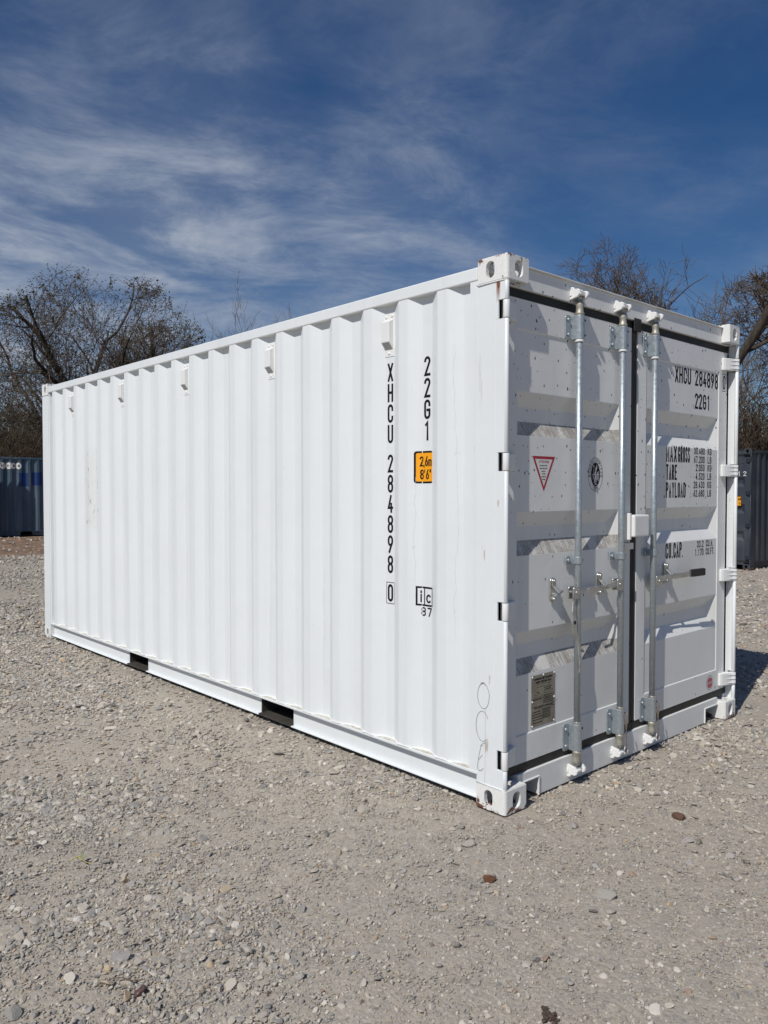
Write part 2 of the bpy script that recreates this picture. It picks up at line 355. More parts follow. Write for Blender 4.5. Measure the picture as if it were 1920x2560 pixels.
def stroke(mb, pts, hw, closed, xf):
    _layer[0] = (_layer[0] + 1) % 4; lay = _layer[0] * 0.00007      # strokes that cross never share a plane
    P = [Vector((p[0], p[1])) for p in pts]
    Q = [P[0]]
    for p in P[1:]:
        if (p - Q[-1]).length > 1e-6: Q.append(p)
    if closed and (Q[0] - Q[-1]).length < 1e-6: Q.pop()
    n = len(Q); L, Rr = [], []
    for i in range(n):
        a = Q[i - 1] if (i > 0 or closed) else None; b = Q[(i + 1) % n] if (i < n - 1 or closed) else None
        d0 = (Q[i] - a).normalized() if a is not None else None; d1 = (b - Q[i]).normalized() if b is not None else None
        if d0 is None: d0 = d1
        if d1 is None: d1 = d0
        c = Q[i].copy()
        if not closed and i == 0: c = c - d1 * hw * 0.9
        if not closed and i == n - 1: c = c + d0 * hw * 0.9
        n0 = Vector((-d0.y, d0.x)); n1 = Vector((-d1.y, d1.x)); mm = (n0 + n1)
        if mm.length < 1e-4: mm = n0
        mm.normalize(); k = min(1.0 / max(mm.dot(n0), 0.3), 1.9)
        L.append(mb.bm.verts.new(xf(*(c + mm * hw * k), lay))); Rr.append(mb.bm.verts.new(xf(*(c - mm * hw * k), lay)))
    for i in range(n if closed else n - 1):
        j = (i + 1) % n; mb._f([L[i], Rr[i], Rr[j], L[j]])
def text(mb, s, u, v, cw, ch, pitch, sw, xf, vertical=False, tight=None):
    hw = sw / 2
    for ch_ in s:
        if ch_ in GL:
            ww = cw * (0.5 if ch_ in '.,\'I' else 1.0)
            for closed, pts in GL[ch_]:
                stroke(mb, [(u + hw + px * (ww - sw), v + hw + py * (ch - sw)) for px, py in pts], hw, closed, xf)
        if vertical: v -= pitch
        else: u += pitch * (0.55 if ch_ in '.,\'I' else (0.6 if ch_ == ' ' else 1.0))
def fit(mb, s, u0, u1, v, ch, sw, xf):
    """one line of lettering stretched to run from u0 to u1"""
    def adv(c): return 0.5 if c in '.,\'I' else (0.55 if c == ' ' else 1.0)
    tot = sum(adv(c) for c in s) - 0.16
    p = (u1 - u0) / tot
    text(mb, s, u0, v, p * 0.82, ch, p, sw, xf)

# ------------------------------------------------------------------ container
L_, W_, H_ = 6.058, 2.438, 2.591
D = -0.065
ZR = [(1.985, 1.915, 1.845, 1.775), (1.405, 1.335, 1.265, 1.195), (0.825, 0.755, 0.685, 0.615)]
YOUT, YIN, PITCH = 0.004, 0.039, 0.2800
def side_profile():
    pts = [(-0.224, YIN), (-0.299, YIN)]
    x = -0.372
    k = 0
    while x - 0.36 > -5.86:
        pts += [(x, YOUT), (x - 0.071, YOUT), (x - 0.136, YIN), (x - 0.207, YIN)]
        x -= PITCH; k += 1
    pts += [(x, YOUT), (x - 0.071, YOUT), (-5.875, YIN if x - 0.15 > -5.87 else YOUT)]
    return pts
PROF = side_profile()
def prof_y(x):
    for (xa, ya), (xb, yb) in zip(PROF, PROF[1:]):
        if xb <= x <= xa: return ya + (yb - ya) * (x - xa) / (xb - xa)
    return YIN
def wrap_to_profile(mb, off):
    for (xa, _) in PROF:
        g = mb.bm.verts[:] + mb.bm.edges[:] + mb.bm.faces[:]
        if not g: continue
        xs = [v.co.x for v in mb.bm.verts]
        if min(xs) < xa < max(xs):
            bmesh.ops.bisect_plane(mb.bm, geom=g, plane_co=(xa, 0, 0), plane_no=(1, 0, 0), dist=1e-6)
    for v in mb.bm.verts: v.co.y = prof_y(v.co.x) - off + v.co.y
    return mb
def sidexf(y): return lambda u, v, d=0.0: (u, y - d, v)
def doorxf(x): return lambda u, v, d=0.0: (x + d, u, v)

_cast_cache = {}
def casting_mesh():
    """corner casting with stadium shaped holes, its outer corner at the origin (+x end, y=0 side, z=0)"""
    if 'm' in _cast_cache: return _cast_cache['m']
    def tmpobj(bm_):
        me = bpy.data.meshes.new('casting_tool'); bm_.to_mesh(me); bm_.free()
        o = bpy.data.objects.new('casting_tool', me); COL.objects.link(o); return o
    b = MB(); b.box(-0.178, 0, 0, 0.162, 0, 0.118)
    es = [e for e in b.bm.edges if abs(e.verts[0].co.x) < 1e-6 and abs(e.verts[1].co.x) < 1e-6 and abs(e.verts[0].co.y) < 1e-6 and abs(e.verts[1].co.y) < 1e-6]
    bmesh.ops.bevel(b.bm, geom=es, offset=0.017, segments=5, affect='EDGES', profile=0.5)
    bmesh.ops.recalc_face_normals(b.bm, faces=b.bm.faces[:])
    bmesh.ops.bevel(b.bm, geom=[e for e in b.bm.edges if e.is_manifold and e.calc_face_angle(0) > 0.9], offset=0.004, segments=2, affect='EDGES')
    base = tmpobj(b.bm)
    def oval(cx, cy, wx, wy, axis, a, c):
        k = MB(); r = min(wx, wy) / 2; h = abs(wx - wy) / 2
        if wy >= wx: poly = E(cx, cy + h, r, r, 0, 180, 9) + E(cx, cy - h, r, r, 180, 360, 9)
        else: poly = E(cx + h, cy, r, r, -90, 90, 9) + E(cx - h, cy, r, r, 90, 270, 9)
        k.prism(poly, axis, a, c); bmesh.ops.recalc_face_normals(k.bm, faces=k.bm.faces[:]); return tmpobj(k.bm)
    cav = MB(); cav.box(-0.150, -0.026, 0.022, 0.140, 0.016, 0.102)
    bmesh.ops.recalc_face_normals(cav.bm, faces=cav.bm.faces[:])
    tools = [tmpobj(cav.bm), oval(-0.100, 0.059, 0.051, 0.079, 'y', -0.02, 0.03), oval(0.086, 0.059, 0.060, 0.079, 'x', -0.03, 0.02),
             oval(-0.090, 0.082, 0.12, 0.064, 'z', 0.10, 0.14), oval(-0.090, 0.082, 0.12, 0.064, 'z', -0.02, 0.02)]
    for t_ in tools:
        md = base.modifiers.new('cut', 'BOOLEAN'); md.operation = 'DIFFERENCE'; md.object = t_; md.solver = 'EXACT'
    dg = bpy.context.evaluated_depsgraph_get()
    me = bpy.data.meshes.new_from_object(base.evaluated_get(dg), depsgraph=dg); me.name = 'corner_casting'
    for o in tools + [base]:
        mm = o.data; bpy.data.objects.remove(o); bpy.data.meshes.remove(mm)
    _cast_cache['m'] = me
    return me

def door_leaf(y0, yp0, yp1, y1, mats, name, parent, dirty):
    e = 0.06; s = 0.003; dp = 0.005; rec = 0.042
    ys = [y0, yp0 - s, yp0, yp0 + e, yp1 - e, yp1, yp1 + s, y1]
    zs = [0.187, 0.325 - s, 0.325]
    for (a, b_, c_, d_) in reversed(ZR): zs += [d_, c_, b_, a]
    zs += [2.275, 2.275 + s, 2.421]
    inner_z = set()
    for (a, b_, c_, d_) in ZR: inner_z |= {b_, c_}
    mb = MB(); V = {}
    for i, y in enumerate(ys):
        for j, z in enumerate(zs):
            x = D
            if 2 <= i <= 5 and 2 <= j <= len(zs) - 3: x = D - dp
            if i in (3, 4) and z in inner_z: x = D - dp - rec
            V[i, j] = mb.bm.verts.new((x, y, z))
    for i in range(len(ys) - 1):
        for j in range(len(zs) - 1):
            a, b_, c_, d_ = V[i, j], V[i + 1, j], V[i + 1, j + 1], V[i, j + 1]
            mb.mi = 0
            if dirty and 2 <= i <= 4 and any(abs(zs[j] - zz[3]) < 1e-6 for zz in ZR): mb.mi = 1
            pl = abs((b_.co - a.co).cross(c_.co - a.co).normalized().dot((d_.co - a.co))) < 1e-6
            if pl: mb._f([a, b_, c_, d_])
            else:
                # split along the diagonal that keeps the pressed corner crisp
                if (a.co.x + c_.co.x) < (b_.co.x + d_.co.x) - 1e-9: mb._f([a, b_, c_]); mb._f([a, c_, d_])
                else: mb._f([a, b_, d_]); mb._f([b_, c_, d_])
    # thickness around the rim and a back sheet
    xb = D - 0.055; rim = [(y0, 0.187), (y1, 0.187), (y1, 2.421), (y0, 2.421)]; mb.mi = 0
    for k in range(4):
        (ya, za), (yb, zb) = rim[k], rim[(k + 1) % 4]
        mb.poly([(D, ya, za), (D, yb, zb), (xb, yb, zb), (xb, ya, za)])
    mb.poly([(xb, y, z) for y, z in rim])
    bmesh.ops.remove_doubles(mb.bm, verts=mb.bm.verts[:], dist=1e-5)
    return mb.build(name, mats, parent, bevel=0.005, seg=2, ang=20)

def build_container(root, P, detail=True, rods=True, grey_hw=False):
    """P: dict of materials body, door, header, casting, hardware. Local frame: doors at x=0 facing +x, y=0 the left side."""
    # side panels
    for side in (0, 1):
        mb = MB()
        for z0, z1 in ((0.166, 2.498),):
            lo = [mb.bm.verts.new((x, y, z0)) for x, y in PROF]; hi_ = [mb.bm.verts.new((x, y, z1)) for x, y in PROF]
            for i in range(len(PROF) - 1): mb._f([lo[i], lo[i + 1], hi_[i + 1], hi_[i]])
        if side:
            for v in mb.bm.verts: v.co.y = W_ - v.co.y
        o = mb.build('side_panel', P['body'], root, bevel=0.007, seg=3, ang=15)
        o.modifiers.new('solid', 'SOLIDIFY').thickness = 0.0018
        if side == 0: left_panel = o
        ys = (lambda a, b: (a, b)) if side == 0 else (lambda a, b: (W_ - b, W_ - a))
        # rails
        mb = MB(); mb.box(-L_ + 0.178, -0.178, *ys(0.0, 0.058), 2.497, 2.560)
        mb.build('top_side_rail', P['body'], root, bevel=0.006, seg=2)
        mb = MB()
        spans = [(-0.1725, -1.721), (-2.084, -3.751), (-4.105, -5.885)]
        mb.box(-5.885, -0.172, *ys(0.001, 0.075), 0.153, 0.166)
        for a, b_ in spans:
            mb.box(b_, a, *ys(0.041, 0.047), 0.036, 0.153)
            mb.box(b_, a, *ys(0.018, 0.047), 0.029, 0.036)
        mb.build('bottom_side_rail', P['body'], root, bevel=0.002, seg=2)
        if side == 0 and detail:
            # bead of old sealant where panel meets rail
            rs = random.Random(3); mb = MB(); pts = []; rr = []
            for (xa, ya), (xb, yb) in zip(PROF[1:], PROF[2:]):
                n = 4
                for i in range(n):
                    t_ = i / n
                    pts.append((xa + (xb - xa) * t_, ya + (yb - ya) * t_ - 0.003, 0.167 + rs.uniform(0, 0.003))); rr.append(rs.uniform(0.0020, 0.0052))
            mb.tube(pts, rr, 6)
            mb.build('sealant_bead', m_hard, left_panel, smooth=True)
            k = 0
            for (xa, ya), (xb, yb) in zip(PROF, PROF[1:]):
                if ya == YIN and yb == YIN:
                    mb = MB(); mb.box(xb - 0.045, min(xa + 0.045, -0.226), 0.006, 0.038, 0.166, 0.1675)
                    mb.build('sealant_ledge', m_caulk, left_panel); k += 1
    # far end panel, roof, floor
    mb = MB(); pts = []; y = 0.05; t_ = 0
    while y < W_ - 0.1:
        pts += [(y, -L_ + 0.01), (y + 0.08, -L_ + 0.01), (y + 0.11, -L_ + 0.05), (y + 0.19, -L_ + 0.05)]; y += 0.22
    pts.append((W_ - 0.05, -L_ + 0.01))
    for (ya, xa), (yb, xb) in zip(pts, pts[1:]): mb.poly([(xa, ya, 0.12), (xb, yb, 0.12), (xb, yb, 2.5), (xa, ya, 2.5)])
    mb.build('end_panel', P['body'], root)
    mb = MB(); mb.box(-L_ + 0.002, -L_ + 0.06, 0.162, W_ - 0.162, 2.475, 2.57); mb.build('end_header', P['body'], root, bevel=0.004)
    mb = MB(); mb.box(-L_ + 0.002, -L_ + 0.06, 0.162, W_ - 0.162, 0.0, 0.14); mb.build('end_sill', P['body'], root, bevel=0.004)
    mb = MB(); x = -0.1; pts = []
    while x > -L_ + 0.3:
        pts += [(x, 2.530), (x - 0.09, 2.530), (x - 0.11, 2.552), (x - 0.20, 2.552)]; x -= 0.22
    pts.append((-L_ + 0.06, 2.530))
    for (xa, za), (xb, zb) in zip(pts, pts[1:]): mb.poly([(xa, 0.03, za), (xb, 0.03, zb), (xb, W_ - 0.03, zb), (xa, W_ - 0.03, za)])
    mb.build('roof_panel', P['body'], root)
    mb = MB(); mb.box(-L_ + 0.06, -0.12, 0.045, W_ - 0.045, 0.160, 0.185); mb.build('floor', m_wood, root)
    for xc in (-1.9025, -3.928):
        mb = MB(); hw = 0.1815 if xc > -3 else 0.177
        mb.box(xc - hw, xc + hw, 0.018, W_ - 0.018, 0.030, 0.042)
        mb.box(xc - hw - 0.004, xc - hw, 0.045, W_ - 0.045, 0.036, 0.157); mb.box(xc + hw, xc + hw + 0.004, 0.045, W_ - 0.045, 0.036, 0.157)
        mb.build('forklift_pocket', m_dark, root)
    x = -0.5
    while x > -5.8:
        if not any(abs(x - c) < 0.25 for c in (-1.9, -3.93)):
            mb = MB(); mb.box(x - 0.02, x + 0.02, 0.05, W_ - 0.05, 0.04, 0.158); mb.build('cross_member', m_dark, root)
        x -= 0.3
    # castings
    cm_ = casting_mesh()
    if not cm_.materials: cm_.materials.append(m_cast)
    for sx in (0, 1):
        for sy in (0, 1):
            for top in (0, 1):
                me = cm_.copy()
                mt = Matrix.Identity(4)
                if top: mt = Matrix.Translation((0, 0, H_)) @ Matrix.Scale(-1, 4, (0, 0, 1)) @ mt
                if sy: mt = Matrix.Translation((0, W_, 0)) @ Matrix.Scale(-1, 4, (0, 1, 0)) @ mt
                if sx: mt = Matrix.Translation((-L_, 0, 0)) @ Matrix.Scale(-1, 4, (1, 0, 0)) @ mt
                me.transform(mt)
                if (sx + sy + top) % 2: me.flip_normals()
                me.materials.clear(); me.materials.append(P['casting'])
                for p in me.polygons: p.material_index = 0
                o = bpy.data.objects.new('corner_casting', me); COL.objects.link(o); o.parent = root
    # posts
    HZ = [(0.208, 0.298), (0.905, 0.992), (1.598, 1.684), (2.297, 2.384)]
    for sy in (0, 1):
        fy = (lambda a, b: (a, b)) if sy == 0 else (lambda a, b: (W_ - b, W_ - a))
        mb = MB()
        mb.box(-0.178, -0.070, *fy(0.004, 0.048), 0.118, 2.473)
        mb.box(-0.2265, -0.178, *fy(0.004, 0.030), 0.166, 2.497)
        zz = [0.118] + [z for h in HZ for z in h] + [2.473]
        for a, b_ in zip(zz[::2], zz[1::2]):
            mb.box(-0.0705, -0.014, *fy(0.004, 0.014), a, b_)
            yc = 0.0155 if sy == 0 else W_ - 0.0155
            mb.tube([(-0.0145, yc, a), (-0.0145, yc, b_)], 0.0118, 12)
        for a, b_ in HZ: mb.box(-0.0705, -0.054, *fy(0.004, 0.014), a, b_)
        mb.build('corner_post', P['body'], root, bevel=0.0015, seg=1, ang=50)
        mb = MB(); mb.box(-L_ + 0.004, -L_ + 0.160, *fy(0.004, 0.12), 0.118, 2.473); mb.box(-L_ + 0.160, -5.876, *fy(0.010, 0.060), 0.166, 2.496)
        mb.build('corner_post', P['body'], root, bevel=0.006, seg=2)
    # header and sill
    mb = MB(); mb.box(-0.12, -0.053, 0.162, W_ - 0.162, 2.465, 2.568); mb.box(-0.12, -0.040, 0.162, W_ - 0.162, 2.568, 2.574)
    mb.box(-0.12, -0.053, 0.05, 0.162, 2.465, 2.472); mb.box(-0.12, -0.053, W_ - 0.162, W_ - 0.05, 2.465, 2.472)
    mb.build('door_header', P['header'], root, bevel=0.003)
    mb = MB()
    poly = [(0.162, 0.141), (0.162, 0.100), (0.328, 0.092), (0.328, 0.006), (W_ - 0.345, 0.006), (W_ - 0.345, 0.092), (W_ - 0.162, 0.100), (W_ - 0.162, 0.141)]
    mb.prism(poly, 'x', -0.14, -0.053)
    mb.box(-0.058, -0.047, 0.322, 0.331, 0.004, 0.094); mb.box(-0.058, -0.047, 0.17, 0.331, 0.0945, 0.102)
    mb.box(-0.058, -0.047, W_ - 0.348, W_ - 0.339, 0.004, 0.094); mb.box(-0.058, -0.047, W_ - 0.348, W_ - 0.17, 0.0945, 0.102)
    mb.build('door_sill', P['header'], root, bevel=0.002)
    # doors
    doors = []
    for k, (y0, yp0, yp1, y1) in enumerate(((0.050, 0.163, 1.070, 1.183), (1.252, 1.352, 2.272, 2.388))):
        d = door_leaf(y0, yp0, yp1, y1, [P['door'], m_ledge], 'door', root, dirty=(k == 0 and detail))
        doors.append(d)
        mb = MB()
        mb.box(D - 0.03, D - 0.004, y0 - 0.012 if k == 0 else 1.219, 1.217 if k == 0 else y1 + 0.035, 2.4215, 2.474)
        mb.box(D - 0.03, D - 0.002, y0 - 0.012 if k == 0 else 1.219, 1.217 if k == 0 else y1 + 0.035, 0.141, 0.1865)
        if k == 0: mb.box(D - 0.03, D - 0.004, 1.1835, 1.2165, 0.187, 2.421); mb.box(D - 0.03, D - 0.005, 0.020, 0.0495, 0.187, 2.421)
        else: mb.box(D - 0.03, D - 0.006, 1.2195, 1.2515, 0.187, 2.421); mb.box(D - 0.03, D - 0.005, 2.3885, 2.424, 0.187, 2.421)
        mb.build('gasket', m_rubber, d, bevel=0.003)
        for a, b_ in HZ:
            mb = MB()
            prof = [(-0.0645, 2.302), (-0.050, 2.303), (-0.040, 2.318), (-0.030, 2.345), (-0.016, 2.395), (-0.004, 2.414), (0.0, 2.425), (-0.006, 2.436), (-0.018, 2.438),
                    (-0.030, 2.432), (-0.036, 2.418), (-0.048, 2.395), (-0.0645, 2.386)]
            if k == 0: prof = [(x, W_ - y) for x, y in prof if not (y > 2.405 and detail)]
            mb.prism(prof, 'z', a + 0.004, b_ - 0.004)
            o = mb.build('hinge', P['hardware'], d, bevel=0.004, seg=2, ang=50)
            if k == 0 and detail:
                mb = MB(); mb.tube([(-0.0165, 0.0175, a + 0.003), (-0.0165, 0.0175, b_ - 0.003)], 0.0160, 16); mb.build('hinge_knuckle', P['hardware'], d, bevel=0.0015, ang=50)
            if detail and k == 1:
                for zc_ in (a + 0.018, (a + b_) / 2, b_ - 0.018):
                    mb = MB()
                    pr = [(-0.034, 2.335), (-0.010, 2.398), (0.003, 2.418), (-0.002, 2.428), (-0.016, 2.40)]
                    mb.prism(pr, 'z', zc_ - 0.004, zc_ + 0.004); mb.build('hinge_rib', P['hardware'], d, bevel=0.002)
    return left_panel, doors

main = empty('shipping_container')
tag(main, 'large white corrugated shipping container with grey lock rods on its doors', 'shipping container')
PW = dict(body=m_white, door=m_door, header=m_hdr, casting=m_cast, hardware=m_hard)
left_panel, (doorL, doorR) = build_container(main, PW)

# gasket flap over the header at the middle
mb = MB(); mb.box(-0.056, -0.049, 1.188, 1.262, 2.405, 2.478); mb.build('gasket_flap', m_rubber, doorL, bevel=0.002)

# lettering on the long side
mb = MB(); text(mb, 'XHCU', -0.8435, 2.0925, 0.043, 0.099, 0.1098, 0.0138, sidexf(YIN - 0.0005), vertical=True)
mb.build('number_lettering', m_black, left_panel, normals=False); mb = MB()
text(mb, '284898', -0.8435, 1.606, 0.043, 0.097, 0.1085, 0.0138, sidexf(YIN - 0.0005), vertical=True)
mb.build('number_lettering', m_black, left_panel, normals=False); mb = MB()
text(mb, '0', -0.8425, 0.910, 0.042, 0.095, 0.1, 0.0138, sidexf(YIN - 0.0005))
stroke(mb, [(-0.852, 0.900), (-0.791, 0.900), (-0.791, 1.014), (-0.852, 1.014)], 0.0018, True, sidexf(YIN - 0.0005))
mb.build('check_digit_lettering', m_black, left_panel, normals=False)
mb = MB(); text(mb, '22G1', -0.5675, 2.0935, 0.045, 0.100, 0.1098, 0.0138, sidexf(YIN - 0.0005), vertical=True)
mb.build('type_lettering', m_black, left_panel, normals=False)
def rrect(x0, x1, z0, z1, r, n=4):
    return E(x1 - r, z1 - r, r, r, 0, 90, n) + E(x0 + r, z1 - r, r, r, 90, 180, n) + E(x0 + r, z0 + r, r, r, 180, 270, n) + E(x1 - r, z0 + r, r, r, 270, 360, n)
mb = MB(); mb.poly([(x, 0, z) for x, z in rrect(-0.622, -0.5055, 1.546, 1.712, 0.014)]); wrap_to_profile(mb, 0.0005)
hs = mb.build('height_sticker', m_black, left_panel)
tag(hs, 'amber and black height sticker')
mb = MB(); mb.poly([(x, 0, z) for x, z in rrect(-0.611, -0.508, 1.556, 1.702, 0.008)]); wrap_to_profile(mb, 0.0010)
mb.build('height_sticker_face', m_yellow, left_panel)
mb = MB(); f0 = lambda u, v, d=0.0: (u, -d, v)
text(mb, '2', -0.592, 1.633, 0.021, 0.052, 0.02, 0.0075, f0); text(mb, ',', -0.571, 1.633, 0.018, 0.052, 0.02, 0.006, f0)
text(mb, '6', -0.560, 1.633, 0.021, 0.052, 0.02, 0.0075, f0); text(mb, 'm', -0.5375, 1.633, 0.025, 0.036, 0.02, 0.006, f0)
text(mb, '8', -0.590, 1.566, 0.021, 0.052, 0.02, 0.0075, f0); text(mb, "'", -0.5665, 1.566, 0.016, 0.052, 0.02, 0.006, f0)
text(mb, '6', -0.553, 1.566, 0.021, 0.052, 0.02, 0.0075, f0); text(mb, '"', -0.529, 1.566, 0.014, 0.052, 0.02, 0.005, f0)
wrap_to_profile(mb, 0.0014); mb.build('height_lettering', m_black, left_panel, normals=False)
mb = MB()
stroke(mb, [(-0.607, 0.919), (-0.507, 0.919), (-0.507, 1.010), (-0.607, 1.010)], 0.0048, True, f0)
stroke(mb, [(-0.5625, 0.919), (-0.5625, 1.010)], 0.0036, False, f0)
text(mb, 'i', -0.596, 0.931, 0.026, 0.066, 0.02, 0.011, f0); text(mb, 'c', -0.551, 0.931, 0.037, 0.046, 0.02, 0.010, f0)
text(mb, '87', -0.584, 0.862, 0.031, 0.047, 0.043, 0.008, f0)
wrap_to_profile(mb, 0.0005); mb.build('code_lettering', m_black, left_panel, normals=False)
# small grey sticker at the far end
mb = MB(); mb.poly([(x, 0, z) for x, z in ((-5.575, 0.375), (-5.51, 0.375), (-5.51, 0.455), (-5.575, 0.455))]); wrap_to_profile(mb, 0.0005)
mb.build('small_grey_sticker', simple('grey_sticker', (0.30, 0.31, 0.32), 0.5, 0, 0.4, 80), left_panel)
# hairline cracks and runs in the paint
rs = random.Random(17); m_crack = simple('paint_crack', (0.60, 0.615, 0.60), 0.6, 0, 0.2, 40)
for (x0, za, zb) in ((-0.335, 0.78, 2.24), (-0.612, 0.95, 1.60), (-1.405, 0.35, 1.05), (-1.98, 0.22, 0.80)):
    pts = []; z = za; x = x0
    while z < zb: pts.append((x, z)); z += rs.uniform(0.012, 0.035); x += rs.uniform(-0.005, 0.005) + (x0 - x) * 0.12
    mb = MB(); stroke(mb, pts, 0.0006, False, f0)
    for k in range(3):
        i = rs.randrange(2, len(pts) - 3); stroke(mb, [pts[i], (pts[i][0] + rs.uniform(-.012, .012), pts[i][1] + 0.012), (pts[i][0] + rs.uniform(-.018, .018), pts[i][1] + 0.016)], 0.0007, False, f0)
    wrap_to_profile(mb, 0.0004); mb.build('paint_crack', m_crack, left_panel, normals=False)
# hand-drawn marker letters on the post
post = [o for o in main.children if o.name.startswith('corner_post')][0]
mb = MB(); yp = 0.0030; rs = random.Random(5)
def scribble(pts, hw=0.0013): stroke(mb, pts, hw, False, sidexf(yp))
scribble([(x + rs.uniform(-.001, .001), z) for x, z in E(-0.135, 0.537, 0.036, 0.060, 95, 475, 26)])
scribble([(-0.150, 0.598), (-0.130, 0.602), (-0.124, 0.590)])
mb.build('marker_scribble', m_pen, post, normals=False); mb = MB()
scribble(E(-0.140, 0.392, 0.040, 0.072, 35, 285, 18) + [(-0.116, 0.333)])
mb.build('marker_scribble', m_pen, post, normals=False); mb = MB()
scribble([(-0.118, 0.318), (-0.130, 0.314), (-0.142, 0.306), (-0.150, 0.297), (-0.153, 0.280), (-0.160, 0.250), (-0.166, 0.222), (-0.170, 0.195), (-0.168, 0.181), (-0.160, 0.175), (-0.149, 0.177), (-0.134, 0.192)])
scribble([(-0.150, 0.299), (-0.136, 0.297)]); scribble([(-0.162, 0.228), (-0.140, 0.254)])
mb.build('marker_scribble', m_pen, post, normals=False)
# rust run under the near top casting, thin drip lines below
mb = MB()
mb.poly([(-0.062, 0.0025, 2.470), (-0.046, 0.0025, 2.472), (-0.044, 0.0025, 2.456), (-0.049, 0.0025, 2.438), (-0.056, 0.0025, 2.440), (-0.063, 0.0025, 2.458)])
mb.build('rust_spot', m_rustdrip, post)
def fade_mat():
    mt, t, b = new_mat('faint_rust_run'); v = coords(t); sp = t.nodes.new('ShaderNodeSeparateXYZ'); t.links.new(v, sp.inputs[0])
    a = M(t, 'MULTIPLY', step(t, sp.outputs[2], 2.36, 2.46), step(t, M(t, 'ABSOLUTE', M(t, 'ADD', sp.outputs[0], 0.055)), 0.016, 0.002))
    b.inputs['Base Color'].default_value = (0.30, 0.12, 0.06, 1); b.inputs['Roughness'].default_value = 0.7
    t.links.new(M(t, 'MULTIPLY', a, 0.8), b.inputs['Alpha']); return mt
mb = MB(); mb.poly([(-0.075, 0.0030, 2.36), (-0.036, 0.0030, 2.36), (-0.036, 0.0030, 2.472), (-0.075, 0.0030, 2.472)]); mb.build('rust_run', fade_mat(), post)
mb = MB()
stroke(mb, [(-0.1225, 0.48), (-0.1228, 0.30), (-0.1235, 0.17), (-0.126, 0.12)], 0.0006, False, sidexf(0.0031))
mb.build('drip_line', simple('drip_stain', (0.42, 0.34, 0.30), 0.7, 0, 0.2, 60), post, normals=False)
# weld beads at castings
mb = MB(); mb.tube([(-0.181, 0.001, 2.478), (-0.17, 0.001, 2.470), (-0.10, 0.002, 2.4715), (-0.02, 0.003, 2.4715), (-0.004, 0.010, 2.4715)], 0.0035, 6); mb.build('weld_bead', m_hard, post, smooth=True); mb = MB(); mb.tube([(-0.178, 0.001, 0.120), (-0.10, 0.002, 0.119), (-0.02, 0.003, 0.119), (-0.004, 0.010, 0.119)], 0.003, 6)
mb.build('weld_bead', m_hard, post, smooth=True)

# vents on the long side
for k in range(5):
    i = 1 + 4 * k; xc = -0.5445 - PITCH * i
    mb = MB()
    mb.box(xc - 0.040, xc + 0.036, YIN - 0.003, YIN + 0.001, 2.225, 2.455, 0.0)
    v = mb.build('vent', m_hard, left_panel, bevel=0.002)
    mb = MB()
    mb.prism([(YIN - 0.002, 2.425), (YIN - 0.033, 2.408), (YIN - 0.033, 2.300), (YIN - 0.003, 2.262)], 'x', xc - 0.036, xc + 0.026)
    v2 = mb.build('vent_hood', m_hard, left_panel, bevel=0.004)
    mb = MB()
    for a in range(7):
        t0 = a / 7
        za = 2.298 - 0.036 * t0; ya = YIN - 0.0335 + 0.029 * t0
        for b_ in range(8):
            u = xc - 0.033 + b_ * 0.0072
            mb.poly([(u, ya - 0.0003, za - 0.0012), (u + 0.005, ya - 0.0003, za - 0.0012), (u + 0.005, ya + 0.0024, za - 0.0042), (u, ya + 0.0024, za - 0.0042)])
    mb.build('vent_screen', m_mesh, left_panel, normals=False)
    for (u, z) in ((xc - 0.026, 2.438), (xc + 0.018, 2.440), (xc - 0.004, 2.243)):
        mb = MB(); mb.tube([(u, YIN - 0.002, z), (u, YIN - 0.0055, z), (u, YIN - 0.008, z)], [0.009, 0.008, 0.004], 10)
        mb.build('vent_rivet', m_hard, left_panel)

